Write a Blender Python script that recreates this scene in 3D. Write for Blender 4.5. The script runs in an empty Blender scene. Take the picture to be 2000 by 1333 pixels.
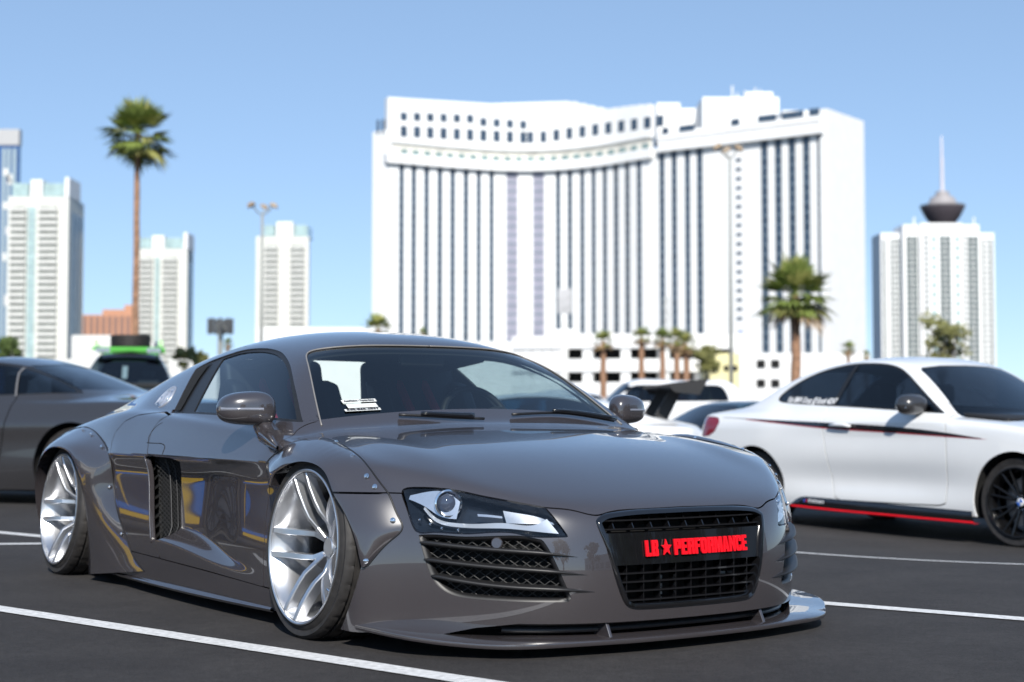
import bpy, bmesh, math, random
import numpy as np
from mathutils import Vector, Matrix
random.seed(7); np.random.seed(7)
R = math.radians
SC = bpy.context.scene; COL = SC.collection
# ---------------------------------------------------------------- camera
CAM_H, CAM_PITCH, CAM_LENS = .7745, .0478, 54.54
cam_d = bpy.data.cameras.new('camera'); cam = bpy.data.objects.new('camera', cam_d); COL.objects.link(cam)
cam.location = (0, 0, CAM_H); cam.rotation_euler = (math.pi/2+CAM_PITCH, 0, 0)
cam_d.lens = CAM_LENS; cam_d.sensor_width = 36; cam_d.clip_start = .1; cam_d.clip_end = 20000
cam_d.dof.use_dof = True; cam_d.dof.focus_distance = 5.6; cam_d.dof.aperture_fstop = 2.7
SC.camera = cam
# ---------------------------------------------------------------- sky, sun, exposure
SUN_EL, SUN_AZ = 36.0, 175.0          # azimuth clockwise from +Y (the viewing direction): the sun stands behind the camera
wd = bpy.data.worlds.new('World'); SC.world = wd; wd.use_nodes = True
wn = wd.node_tree; wn.nodes.clear()
sky = wn.nodes.new('ShaderNodeTexSky'); sky.sky_type = 'NISHITA'; sky.sun_disc = False
sky.sun_elevation = R(SUN_EL); sky.sun_rotation = R(SUN_AZ); sky.altitude = 1500; sky.air_density = .7; sky.dust_density = .0; sky.ozone_density = 1.5
bg = wn.nodes.new('ShaderNodeBackground'); bg.inputs[1].default_value = .130
wo = wn.nodes.new('ShaderNodeOutputWorld')
gam = wn.nodes.new('ShaderNodeGamma'); gam.inputs[1].default_value = .52
tint = wn.nodes.new('ShaderNodeMix'); tint.data_type = 'RGBA'; tint.blend_type = 'MULTIPLY'; tint.inputs[0].default_value = 1; tint.inputs[7].default_value = (1.33, 1.62, 1.92, 1)   # even, slightly hazy desert sky
wn.links.new(sky.outputs[0], gam.inputs[0]); wn.links.new(gam.outputs[0], tint.inputs[6]); wn.links.new(tint.outputs[2], bg.inputs[0]); wn.links.new(bg.outputs[0], wo.inputs[0])
sun_d = bpy.data.lights.new('sun', 'SUN'); sun_d.energy = 4.2; sun_d.angle = R(.53); sun_d.color = (1, .955, .89)
sun = bpy.data.objects.new('sun', sun_d); COL.objects.link(sun)
_sd = Vector((math.sin(R(SUN_AZ))*math.cos(R(SUN_EL)), math.cos(R(SUN_AZ))*math.cos(R(SUN_EL)), math.sin(R(SUN_EL))))
sun.rotation_euler = _sd.to_track_quat('Z', 'Y').to_euler(); sun.location = _sd*60
SC.view_settings.view_transform = 'Standard'; SC.view_settings.look = 'None'; SC.view_settings.exposure = .52; SC.view_settings.gamma = 1
SC.render.engine = 'CYCLES'; SC.cycles.use_denoising = True; SC.cycles.max_bounces = 8; SC.cycles.transparent_max_bounces = 12
SC.cycles.sample_clamp_indirect = 6; SC.cycles.caustics_reflective = False; SC.cycles.caustics_refractive = False
# ---------------------------------------------------------------- numeric helpers
def nspl(xs, ys):
    """natural cubic spline through (xs, ys), straight beyond the ends"""
    x = np.array(xs, float); y = np.array(ys, float)
    o = np.argsort(x); x = x[o]; y = y[o]; n = len(x)
    h = np.diff(x); A = np.eye(n); b = np.zeros(n)
    for i in range(1, n-1):
        A[i, i-1] = h[i-1]; A[i, i] = 2*(h[i-1]+h[i]); A[i, i+1] = h[i]
        b[i] = 6*((y[i+1]-y[i])/h[i]-(y[i]-y[i-1])/h[i-1])
    M = np.linalg.solve(A, b)
    d0 = (y[1]-y[0])/h[0]-h[0]*M[1]/6; d1 = (y[-1]-y[-2])/h[-1]+h[-1]*M[-2]/6
    def fn(q):
        q = np.asarray(q, float); qc = np.clip(q, x[0], x[-1])
        i = np.clip(np.searchsorted(x, qc)-1, 0, n-2)
        a = x[i+1]-qc; c = qc-x[i]; hh = h[i]
        r = (M[i]*a**3+M[i+1]*c**3)/(6*hh)+(y[i]/hh-M[i]*hh/6)*a+(y[i+1]/hh-M[i+1]*hh/6)*c
        return r+np.where(q < x[0], (q-x[0])*d0, 0)+np.where(q > x[-1], (q-x[-1])*d1, 0)
    return fn
def sstep(a, b, x):
    t = np.clip((x-a)/(b-a), 0, 1); return t*t*t*(t*(6*t-15)+10)
def lse(k, *fs):
    m = np.maximum.reduce(fs); s = 0
    for q in fs: s = s+np.exp((q-m)/k)
    return m+k*np.log(s)
def smin2(k, a, b): return -lse(k, -a, -b)
def sdpoly(P, poly):
    """signed distance of the points P (n,2) to a closed polygon, negative inside"""
    poly = np.array(poly, float); n = len(poly); d = np.full(len(P), 1e9); ins = np.zeros(len(P), bool)
    for i in range(n):
        a = poly[i]; b = poly[(i+1) % n]; e = b-a; w = P-a
        t = np.clip((w@e)/max(e@e, 1e-12), 0, 1)
        q = w-t[:, None]*e; d = np.minimum(d, (q**2).sum(1))
        c = (a[1] > P[:, 1]) != (b[1] > P[:, 1])
        with np.errstate(divide='ignore', invalid='ignore'):
            xs = a[0]+(P[:, 1]-a[1])*e[0]/np.where(abs(e[1]) < 1e-12, 1e-12, e[1])
        ins ^= c & (P[:, 0] < xs)
    return np.where(ins, -1, 1)*np.sqrt(d)
def smooth_loop(pts, n=8, sharp=()):
    """closed Catmull-Rom loop; indices in sharp stay corners"""
    P = [np.array(p, float) for p in pts]; m = len(P); out = []
    for i in range(m):
        p0, p1, p2, p3 = P[i-1], P[i], P[(i+1) % m], P[(i+2) % m]
        t1 = (p2-p0)/2 if i not in sharp else (p2-p1)
        t2 = (p3-p1)/2 if (i+1) % m not in sharp else (p2-p1)
        l = np.linalg.norm(p2-p1)
        for t in (t1, t2):
            q = np.linalg.norm(t)
            if q > 1.2*l: t *= 1.2*l/q
        for k in range(n):
            s = k/n
            out.append((2*s**3-3*s**2+1)*p1+(s**3-2*s**2+s)*t1+(-2*s**3+3*s**2)*p2+(s**3-s**2)*t2)
    return np.array(out)
def curve3(pts, n):
    """n points along a natural spline through 3-D points"""
    P = np.array(pts, float); d = np.r_[0, np.cumsum(np.linalg.norm(np.diff(P, axis=0), axis=1))]
    if len(P) == 2: 
        t = np.linspace(0, 1, n)[:, None]; return P[0]*(1-t)+P[1]*t
    s = np.linspace(0, d[-1], n); return np.stack([nspl(d, P[:, k])(s) for k in range(P.shape[1])], 1)
def clip_mesh(V, Nn, F, fld):
    """keep the part of the mesh where fld < 0, cutting the faces it crosses (F: quad array, or (quad array, list of polygons))"""
    Q, L = F if isinstance(F, tuple) else (np.array(F, int).reshape(-1, 4), [])
    keep = fld < 0; newV = []; newN = []; cut = {}; n0 = len(V); out = []
    def mid(a, b):
        k = (a, b) if a < b else (b, a)
        if k not in cut:
            t = fld[a]/(fld[a]-fld[b]); cut[k] = n0+len(newV); newV.append(V[a]+(V[b]-V[a])*t); newN.append(Nn[a]+(Nn[b]-Nn[a])*t)
        return cut[k]
    c = keep[Q].sum(1) if len(Q) else np.zeros(0, int); Q2 = Q[c == 4] if len(Q) else Q
    for f in Q[(c > 0) & (c < 4)].tolist()+list(L):
        g = []; kk = [bool(keep[i]) for i in f]; m = len(f)
        if not any(kk): continue
        for i in range(m):
            if kk[i]: g.append(f[i])
            if kk[i] != kk[(i+1) % m]: g.append(mid(f[i], f[(i+1) % m]))
        if len(g) > 2: out.append(g)
    V2 = np.concatenate([V, np.array(newV).reshape(-1, 3)]); N2 = np.concatenate([Nn, np.array(newN).reshape(-1, 3)])
    us = np.zeros(len(V2), bool); us[Q2.ravel()] = True; fl = np.array([i for f in out for i in f], int); us[fl] = True
    mp = np.cumsum(us)-1; ml = mp.tolist()
    return V2[us], N2[us], (mp[Q2] if len(Q2) else Q2, [[ml[i] for i in f] for f in out])
def faces_of(F):
    """plain face list of a clipped mesh"""
    return F[0].tolist()+F[1] if isinstance(F, tuple) else F
# ---------------------------------------------------------------- shape of the grey sports car (half, y >= 0; x forward from the front axle, z up)
class GreyShape:
    h0 = staticmethod(nspl([-3.6, -3.2, -2.65, -2.2, -1.6, -1.0, -.6, -.35, -.1, .1, .3, .5, .7, .83, .95, 1.1], [.70, .775, .83, .84, .81, .785, .768, .745, .712, .684, .650, .600, .533, .475, .40, .29]))
    crest = staticmethod(nspl([-3.6, -.9, -.5, -.3, 0, .3, .5, .8], [0, 0, .002, .006, .009, .008, .003, 0]))
    drop = staticmethod(nspl([-3.6, -3, -2.3, -1.5, -.7, -.4, -.1, .2, .45, .8], [.08, .08, .05, .03, .05, .055, .035, .030, .045, .07]))
    ysill = staticmethod(nspl([-3.6, -2.6, -1.5, -.5, 0, .36, 1], [.80, .94, .955, .955, .965, .992, .98]))
    ylow = staticmethod(nspl([-3.6, -3.1, -2.3, -1.5, -.5, 0, .36, 1], [.82, .92, .965, .962, .955, .968, .996, .98]))
    ycr = staticmethod(nspl([-3.6, -3.1, -2.4, -1.8, -1.2, -.5, 0, .4, 1], [.80, .90, .955, .948, .936, .925, .915, .90, .86]))
    ybl = staticmethod(nspl([-3.6, -3.1, -2.4, -1.8, -1.2, -.5, 0, .4, 1], [.70, .80, .87, .873, .868, .845, .835, .81, .75]))
    nose = staticmethod(nspl([-.4, -.2, 0, .2, .37, .5, .6, .7, .8, .88, .93, .97, 1.0, 1.06], [.865, .893, .90, .893, .865, .812, .740, .640, .528, .440, .390, .350, .315, .21]))
    nz = staticmethod(nspl([-.1, .05, .15, .30, .42, .50, .60, .8], [-.035, -.012, 0, 0, -.022, -.055, -.12, -.30]))
    zr0 = staticmethod(nspl([-3.7, -3.3, -2.9, -2.5, -2.1, -1.75, -1.45, -1.15, -.87, -.6, -.3], [.70, .80, .895, .995, 1.085, 1.137, 1.156, 1.142, 1.096, 1.02, .90]))
    wg0 = staticmethod(nspl([-3.6, -3.1, -2.6, -2.2, -1.8, -1.4, -1.0, -.6, -.2], [.52, .62, .715, .775, .812, .825, .822, .80, .76]))
    k_rear = .05
    def H(s, x, y):
        y = np.abs(y); return s.h0(x)-s.drop(x)*(y/.8)**2.4+s.crest(x)*np.exp(-((y-.70)/.10)**2)
    def scoop(s, x, z):
        xb = -1.64+np.clip(.605-z, 0, .45)*.27       # slanting front edge of the side blade
        d = .078*sstep(-.40, -1.42, x)*(1-sstep(xb-.002, xb-.014, x))
        top = .598+.0*x
        zin = .30-.085*sstep(-1.5, -.45, x)      # inner foot of the ledge
        zout = .235-.075*sstep(-1.7, -.45, x)
        up = sstep(top+.004, top-.022, z)*.86+.14*sstep(top-.01, top-.30, z)
        return d*up*sstep(zout, zin, z)
    def W(s, x, z):
        a, b, c, d = s.ysill(x), s.ylow(x), s.ycr(x), s.ybl(x)
        lo = a+(b-a)*sstep(.04, .22, z)
        mid = b+(c-b)*sstep(.20, .60, z)
        w = np.where(z < .21, lo, mid)
        t = np.clip((z-.60)/.18, 0, None)        # shoulder leans in above the crease
        w = w-(c-d)*(.75*t+.25*t*t)
        cr = .014*np.exp(-((z-.60)/.05)**2)*sstep(-.25, -.6, x)*(1-sstep(-2.0, -2.3, x))
        return w+cr-s.scoop(x, z)
    def N(s, y, z): return s.nose(y)+s.nz(z)
    def f(s, x, y, z):
        low = lse(.016, z-s.H(x, y), y-s.W(x, z), (x-s.N(y, z))*.8, (-3.52-x))
        zr = s.zr0(x)-.16*(np.abs(y)/.6)**2.6*.55
        zz = np.maximum(z-.775, -.06)
        wg = s.wg0(x)-zz*.70-.35*np.clip(z-.775, 0, None)**2
        xw = -.315-1.54*(z-.742)-.23*y*y
        gr = lse(.017, z-zr, y-wg, (x-xw)*.55, .62-z)
        k = .009+(s.k_rear-.009)*sstep(-1.75, -2.35, x)
        return smin2(k, low, gr)
    def grad(s, P, e=1e-4):
        x, y, z = P.T; g = np.stack([s.f(x+e, y, z)-s.f(x-e, y, z), s.f(x, y+e, z)-s.f(x, y-e, z), s.f(x, y, z+e)-s.f(x, y, z-e)], 1)
        return g/np.linalg.norm(g, axis=1)[:, None]
    x_fan, x_nose, x_tail, z_org = .20, .52, -3.45, .28
    def mother(s, nu=330, nf=120, nt=270, tmax=2.05):
        us = [(x, 0.0) for x in np.linspace(s.x_tail, s.x_fan, nu)]+[(s.x_fan+(s.x_nose-s.x_fan)*t, t*math.pi/2) for t in np.linspace(0, 1, nf+1)[1:]]
        th = np.linspace(0, tmax, nt); xo = np.array([u[0] for u in us])[:, None]; ph = np.array([u[1] for u in us])[:, None]
        dx = np.sin(th)[None]*np.sin(ph); dy = np.sin(th)[None]*np.cos(ph); dz = np.cos(th)[None]+0*ph
        xo = xo+0*dx; dx = dx.ravel(); dy = dy.ravel(); dz = dz.ravel(); xo = xo.ravel()
        lo = np.full(len(dx), .02); hi = np.full(len(dx), 1.9)
        for _ in range(28):
            m = (lo+hi)/2; v = s.f(xo+dx*m, dy*m, s.z_org+dz*m); ins = v < 0
            lo = np.where(ins, m, lo); hi = np.where(ins, hi, m)
        P = np.stack([xo+dx*lo, dy*lo, s.z_org+dz*lo], 1); a = len(us)
        i = (np.arange(a-1)[:, None]*nt+np.arange(nt-1)[None]).ravel()
        F = np.stack([i+nt, i+nt+1, i+1, i], 1)
        return P, s.grad(P), F
# ---------------------------------------------------------------- materials
MATS = {}
def mat(name, col, rough=.5, metal=0, coat=0, coat_rough=.03, spec=.5, noise=0, nscale=30, bump=0, bscale=60, alpha=1, emit=None, rvar=0):
    if name in MATS: return MATS[name]
    m = bpy.data.materials.new(name); m.use_nodes = True; nt = m.node_tree; b = nt.nodes['Principled BSDF']; MATS[name] = m
    b.inputs['Base Color'].default_value = (*col, 1); b.inputs['Roughness'].default_value = rough; b.inputs['Metallic'].default_value = metal
    b.inputs['Coat Weight'].default_value = coat; b.inputs['Coat Roughness'].default_value = coat_rough; b.inputs['Specular IOR Level'].default_value = spec
    if noise or bump or rvar:
        tc = nt.nodes.new('ShaderNodeTexCoord')
    if noise or rvar:
        n = nt.nodes.new('ShaderNodeTexNoise'); n.inputs['Scale'].default_value = nscale; n.inputs['Detail'].default_value = 6
        nt.links.new(tc.outputs['Object'], n.inputs['Vector'])
    if noise:
        rp = nt.nodes.new('ShaderNodeMapRange'); rp.inputs[1].default_value = .3; rp.inputs[2].default_value = .7; rp.inputs[3].default_value = 1-noise; rp.inputs[4].default_value = 1+noise
        mx = nt.nodes.new('ShaderNodeMix'); mx.data_type = 'RGBA'; mx.blend_type = 'MULTIPLY'; mx.inputs[0].default_value = 1; mx.inputs[6].default_value = (*col, 1)
        nt.links.new(n.outputs[0], rp.inputs[0]); nt.links.new(rp.outputs[0], mx.inputs[7]); nt.links.new(mx.outputs[2], b.inputs['Base Color'])
    if rvar:
        rr = nt.nodes.new('ShaderNodeMapRange'); rr.inputs[1].default_value = .3; rr.inputs[2].default_value = .7; rr.inputs[3].default_value = rough*(1-rvar); rr.inputs[4].default_value = rough*(1+rvar)
        nt.links.new(n.outputs[0], rr.inputs[0]); nt.links.new(rr.outputs[0], b.inputs['Roughness'])
    if bump:
        n2 = nt.nodes.new('ShaderNodeTexNoise'); n2.inputs['Scale'].default_value = bscale; n2.inputs['Detail'].default_value = 8
        nt.links.new(tc.outputs['Object'], n2.inputs['Vector'])
        bp = nt.nodes.new('ShaderNodeBump'); bp.inputs['Strength'].default_value = bump; bp.inputs['Distance'].default_value = .01
        nt.links.new(n2.outputs[0], bp.inputs['Height']); nt.links.new(bp.outputs[0], b.inputs['Normal'])
    if emit:
        b.inputs['Emission Color'].default_value = (*emit[:3], 1); b.inputs['Emission Strength'].default_value = emit[3]
    return m
def glass_mat(name, tint, ior=1.5, rough=0.0, gloss=1.0, opaque=0.0):
    """thin window glass: tinted see-through plus a Fresnel reflection"""
    if name in MATS: return MATS[name]
    m = bpy.data.materials.new(name); m.use_nodes = True; nt = m.node_tree; nt.nodes.clear(); MATS[name] = m
    o = nt.nodes.new('ShaderNodeOutputMaterial'); t = nt.nodes.new('ShaderNodeBsdfTransparent'); t.inputs[0].default_value = (*tint, 1)
    g = nt.nodes.new('ShaderNodeBsdfGlossy'); g.inputs['Color'].default_value = (gloss, gloss, gloss, 1); g.inputs['Roughness'].default_value = rough
    fr = nt.nodes.new('ShaderNodeFresnel'); mx = nt.nodes.new('ShaderNodeMixShader')
    ge = nt.nodes.new('ShaderNodeNewGeometry'); io = nt.nodes.new('ShaderNodeMapRange'); io.inputs[3].default_value = ior; io.inputs[4].default_value = 1/ior   # the pane reflects alike from both sides
    nt.links.new(ge.outputs['Backfacing'], io.inputs[0]); nt.links.new(io.outputs[0], fr.inputs[0])
    nt.links.new(fr.outputs[0], mx.inputs[0]); nt.links.new(t.outputs[0], mx.inputs[1]); nt.links.new(g.outputs[0], mx.inputs[2]); nt.links.new(mx.outputs[0], o.inputs[0])
    return m
PAINT = mat('taupe_paint', (.040, .0355, .0385), .25, 0, 1, .012, .6, noise=.02, nscale=3)
PAINT.node_tree.nodes['Principled BSDF'].inputs['Coat IOR'].default_value = 1.75
BLACKG = mat('gloss_black', (.006, .006, .007), .12, 0, 1, .02, noise=.1)
BLACKM = mat('satin_black', (.012, .012, .013), .45, noise=.15, nscale=60)
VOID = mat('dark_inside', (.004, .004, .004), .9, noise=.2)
RUBBER = mat('tyre_rubber', (.022, .020, .019), .62, noise=.35, nscale=25, bump=.15, bscale=300)
ALU = mat('brushed_aluminium', (.70, .71, .73), .33, .97, noise=.02, nscale=8)
CHROME = mat('chrome', (.85, .86, .88), .05, 1, noise=.01)
STEEL = mat('disc_steel', (.35, .35, .36), .35, 1, noise=.1)
GLASS = glass_mat('tinted_glass', (.50, .60, .64), 1.8)
CLEARG = glass_mat('windscreen_glass', (.70, .79, .77), 1.8)
LENS = glass_mat('headlight_lens', (.93, .95, .97), 1.45)
RED = mat('red_paint', (.75, .004, .012), .35, noise=.03)
WHITE = mat('white_print', (.8, .8, .8), .5, noise=.03)
# ---------------------------------------------------------------- objects
def link(name, data, parent=None):
    o = bpy.data.objects.new(name, data); COL.objects.link(o)
    if parent is not None: o.parent = parent
    return o
def thing(name, label, cat, loc=(0, 0, 0), rz=0, group=None):
    o = link(name, None); o.location = loc; o.rotation_euler = (0, 0, rz); o.empty_display_size = .3
    tag(o, label, cat, group); return o
def tag(o, label=None, cat=None, group=None, kind=None):
    if label: o['label'] = label
    if cat: o['category'] = cat
    if group: o['group'] = group
    if kind: o['kind'] = kind
    return o
def mesh_of(name, V, F, m, smooth=False, normals=None):
    me = bpy.data.meshes.new(name); F = faces_of(F); me.from_pydata(V.tolist() if isinstance(V, np.ndarray) else [tuple(map(float, v)) for v in V], [], F)
    if m: me.materials.append(m)
    if smooth: me.polygons.foreach_set('use_smooth', [True]*len(me.polygons))
    me.update()
    if normals is not None: me.normals_split_custom_set_from_vertices(np.asarray(normals, float).tolist())
    return me
def obj(name, V, F, m, parent=None, smooth=False, normals=None, fix=False):
    me = mesh_of(name, V, F, m, smooth, normals)
    if fix:
        b = bmesh.new(); b.from_mesh(me); bmesh.ops.recalc_face_normals(b, faces=b.faces); b.to_mesh(me); b.free()
    return link(name, me, parent)
class MB:
    """collects simple solids into one mesh"""
    def __init__(s): s.V = []; s.F = []
    def add(s, V, F):
        o = len(s.V); s.V += [tuple(v) for v in V]; s.F += [tuple(i+o for i in f) for f in F]; return s
    def box(s, a, b, top=1.0):
        (x0, y0, z0), (x1, y1, z1) = a, b; cx, cy = (x0+x1)/2, (y0+y1)/2; q = lambda v, c: c+(v-c)*top
        return s.add([(x0, y0, z0), (x1, y0, z0), (x1, y1, z0), (x0, y1, z0), (q(x0, cx), q(y0, cy), z1), (q(x1, cx), q(y0, cy), z1), (q(x1, cx), q(y1, cy), z1), (q(x0, cx), q(y1, cy), z1)],
                     [(0, 3, 2, 1), (4, 5, 6, 7), (0, 1, 5, 4), (1, 2, 6, 5), (2, 3, 7, 6), (3, 0, 4, 7)])
    def prism(s, poly, z0, z1, axis='z'):
        n = len(poly); mk = {'z': lambda p, t: (p[0], p[1], t), 'y': lambda p, t: (p[0], t, p[1]), 'x': lambda p, t: (t, p[0], p[1])}[axis]
        return s.add([mk(p, z0) for p in poly]+[mk(p, z1) for p in poly], [tuple(range(n-1, -1, -1)), tuple(range(n, 2*n))]+[(i, (i+1) % n, n+(i+1) % n, n+i) for i in range(n)])
    def tube(s, pts, r, n=8, cap=True):
        P = [Vector(p) for p in pts]; rr = r if isinstance(r, (list, tuple, np.ndarray)) else [r]*len(P); V = []; F = []; up = None
        for i, p in enumerate(P):
            d = (P[min(i+1, len(P)-1)]-P[max(i-1, 0)]).normalized()
            a = d.orthogonal().normalized() if up is None else (up-d*up.dot(d)).normalized()
            up = a; b = d.cross(a)
            for k in range(n):
                t = 2*math.pi*k/n; V.append(p+(a*math.cos(t)+b*math.sin(t))*rr[i])
        for i in range(len(P)-1):
            for k in range(n): F.append((i*n+k, i*n+(k+1) % n, (i+1)*n+(k+1) % n, (i+1)*n+k))
        if cap: F += [tuple(range(n-1, -1, -1)), tuple(range((len(P)-1)*n, len(P)*n))]
        return s.add(V, F)
    def lathe(s, prof, n=48, axis='y', c=(0, 0, 0), cap=False, a0=0, a1=2*math.pi):
        full = abs(a1-a0-2*math.pi) < 1e-6; m = n if full else n+1; V = []; F = []; k = len(prof)
        for i in range(m):
            t = a0+(a1-a0)*i/n; cs, sn = math.cos(t), math.sin(t)
            for r, h in prof:
                V.append({'y': (c[0]+r*cs, c[1]+h, c[2]+r*sn), 'z': (c[0]+r*cs, c[1]+r*sn, c[2]+h), 'x': (c[0]+h, c[1]+r*cs, c[2]+r*sn)}[axis])
        for i in range(n):
            j = (i+1) % m
            for q in range(k-1): F.append((i*k+q, j*k+q, j*k+q+1, i*k+q+1))
        return s.add(V, F)
    def build(s, name, m, parent=None, smooth=False, fix=True, bevel=0, seg=2):
        o = obj(name, s.V, s.F, m, parent, smooth, fix=fix)
        if bevel:
            b = o.modifiers.new('bevel', 'BEVEL'); b.width = bevel; b.segments = seg; b.limit_method = 'ANGLE'; b.angle_limit = R(35)
            if smooth: 
                w = o.modifiers.new('wn', 'WEIGHTED_NORMAL')
        return o
def autosmooth(o, ang=35):
    me = o.data; b = bmesh.new(); b.from_mesh(me)
    for f in b.faces: f.smooth = True
    for e in b.edges:
        if len(e.link_faces) == 2 and e.calc_face_angle(0) > R(ang): e.smooth = False
    b.to_mesh(me); b.free(); return o
def copy_tree(o, parent=None):
    c = o.copy(); COL.objects.link(c)
    if parent is not None: c.parent = parent
    for ch in list(o.children): copy_tree(ch, c)
    return c
def grid_faces(nu, nv, closed=False):
    F = []
    for i in range(nu if closed else nu-1):
        j = (i+1) % nu
        for k in range(nv-1): F.append((i*nv+k, j*nv+k, j*nv+k+1, i*nv+k+1))
    return F
def skirted(V, N, F, thick):
    """adds an inward rim along the open edges (not along y = 0) so that panels have thickness"""
    cnt = {}; F = faces_of(F)
    for f in F:
        for i in range(len(f)):
            a, b = f[i], f[(i+1) % len(f)]; k = (min(a, b), max(a, b))
            cnt[k] = None if k in cnt else (a, b)
    V = list(V); N = list(N); F = list(F); base = len(V)
    for k, e in cnt.items():
        if e is None: continue
        a, b = e
        if abs(V[a][1]) < 1e-5 and abs(V[b][1]) < 1e-5: continue
        o = len(V); p, q = V[a], V[b]; pi, qi = p-N[a]*thick, q-N[b]*thick
        nn = np.cross(q-p, N[a]); l = np.linalg.norm(nn); nn = nn/l if l > 1e-9 else N[a]
        V += [p, q, qi, pi]; N += [nn]*4; F.append((o+1, o, o+3, o+2))
    return V, N, F
def text_mesh(txt, size, extrude, bold=0.0, sx=1.0, align='CENTER', spacing=1.0):
    cu = bpy.data.curves.new('txt', 'FONT'); cu.body = txt; cu.size = size; cu.extrude = extrude; cu.offset = bold; cu.align_x = align; cu.align_y = 'CENTER'; cu.space_character = spacing; cu.resolution_u = 3
    t = bpy.data.objects.new('txt', cu); COL.objects.link(t); dg = bpy.context.evaluated_depsgraph_get(); dg.update()
    me = bpy.data.meshes.new_from_object(t.evaluated_get(dg)); bpy.data.objects.remove(t); bpy.data.curves.remove(cu)
    V = [(v.co.x*sx, v.co.y, v.co.z) for v in me.vertices]; F = [tuple(p.vertices) for p in me.polygons]; bpy.data.meshes.remove(me); return V, F
# ---------------------------------------------------------------- ground
def gz(y, x=0.0):
    """height of the car park: level round the grey car, falling a little to the right behind it"""
    t = min(max((y-7.0)/4.2, 0), 1); u = min(max((x+.3)/3.6, 0), 1); return -.17*t*t*(3-2*t)*u*u*(3-2*u)
def ground():
    ys = [-300, -60, -20, -5, 0, 3, 5, 6, 7]+[7+.25*i for i in range(1, 19)]+[12, 14, 20, 40, 100, 300, 900, 3000, 9000]
    xs = [-9000, -2000, -400, -100, -40, -15, -8, -4, -2, -1]+[-.3+.3*i for i in range(13)]+[4, 8, 15, 40, 100, 400, 2000, 9000]
    V = [(x, y, gz(y, x)) for y in ys for x in xs]; n = len(xs)
    F = [(j*n+i, j*n+i+1, (j+1)*n+i+1, (j+1)*n+i) for j in range(len(ys)-1) for i in range(n-1)]
    m = bpy.data.materials.new('asphalt'); m.use_nodes = True; nt = m.node_tree; b = nt.nodes['Principled BSDF']
    tc = nt.nodes.new('ShaderNodeTexCoord')
    def noise(sc, det=8, rgh=.6):
        n = nt.nodes.new('ShaderNodeTexNoise'); n.inputs['Scale'].default_value = sc; n.inputs['Detail'].default_value = det; n.inputs['Roughness'].default_value = rgh
        nt.links.new(tc.outputs['Object'], n.inputs['Vector']); return n
    big = noise(1.7, 9, .7); fine = noise(110, 6, .75); speck = noise(420, 2)
    r1 = nt.nodes.new('ShaderNodeValToRGB'); r1.color_ramp.elements[0].position = .3; r1.color_ramp.elements[0].color = (.026, .024, .024, 1); r1.color_ramp.elements[1].position = .72; r1.color_ramp.elements[1].color = (.046, .043, .042, 1)
    nt.links.new(big.outputs[0], r1.inputs[0])
    r2 = nt.nodes.new('ShaderNodeMapRange'); r2.inputs[1].default_value = .3; r2.inputs[2].default_value = .7; r2.inputs[3].default_value = .40; r2.inputs[4].default_value = 1.65; nt.links.new(fine.outputs[0], r2.inputs[0])
    mx = nt.nodes.new('ShaderNodeMix'); mx.data_type = 'RGBA'; mx.blend_type = 'MULTIPLY'; mx.inputs[0].default_value = 1; nt.links.new(r1.outputs[0], mx.inputs[6]); nt.links.new(r2.outputs[0], mx.inputs[7])
    midn = noise(21, 7, .8); r3 = nt.nodes.new('ShaderNodeMapRange'); r3.inputs[1].default_value = .32; r3.inputs[2].default_value = .68; r3.inputs[3].default_value = .72; r3.inputs[4].default_value = 1.30; nt.links.new(midn.outputs[0], r3.inputs[0])
    mx3 = nt.nodes.new('ShaderNodeMix'); mx3.data_type = 'RGBA'; mx3.blend_type = 'MULTIPLY'; mx3.inputs[0].default_value = 1; nt.links.new(mx.outputs[2], mx3.inputs[6]); nt.links.new(r3.outputs[0], mx3.inputs[7]); mx = mx3
    sp = nt.nodes.new('ShaderNodeMapRange'); sp.inputs[1].default_value = .66; sp.inputs[2].default_value = .74; nt.links.new(speck.outputs[0], sp.inputs[0])
    mx2 = nt.nodes.new('ShaderNodeMix'); mx2.data_type = 'RGBA'; mx2.inputs[7].default_value = (.20, .18, .165, 1); nt.links.new(sp.outputs[0], mx2.inputs[0]); nt.links.new(mx.outputs[2], mx2.inputs[6])
    nt.links.new(mx2.outputs[2], b.inputs['Base Color']); b.inputs['Roughness'].default_value = .82; b.inputs['Specular IOR Level'].default_value = .3
    bp = nt.nodes.new('ShaderNodeBump'); bp.inputs['Strength'].default_value = .7; bp.inputs['Distance'].default_value = .008; nt.links.new(fine.outputs[0], bp.inputs['Height']); nt.links.new(bp.outputs[0], b.inputs['Normal'])
    o = obj('ground', V, F, m); tag(o, 'dark asphalt of the car park', None, kind='structure'); return o
ground()
LINEP = mat('line_paint', (.66, .66, .65), .6, noise=.22, nscale=45, bump=.3, bscale=200)
def stripe(p, q, w, name='parking_line'):
    p, q = np.array(p, float), np.array(q, float); d = (q-p)/np.linalg.norm(q-p); n = np.array([-d[1], d[0]])*w/2; k = max(2, int(np.linalg.norm(q-p)/.12)); V = []; rnd = random.Random(int(p[0]*100))
    for i in range(k+1):
        c = p+(q-p)*i/k; e1, e2 = rnd.uniform(-.003, .003), rnd.uniform(-.003, .003)
        a = c+n*(1+e1/w); b = c-n*(1+e2/w); V += [(a[0], a[1], gz(a[1], a[0])+.004), (b[0], b[1], gz(b[1], b[0])+.004)]
    o = obj(name, V, [(2*i, 2*i+1, 2*i+3, 2*i+2) for i in range(k)], LINEP); tag(o, kind='structure'); return o
stripe((-4.2, 8.13), (.9, 3.66), .10)
stripe((.25, 7.20), (3.9, 4.45), .10)
stripe((.6, 10.46), (4.5, 7.36), .10)
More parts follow.
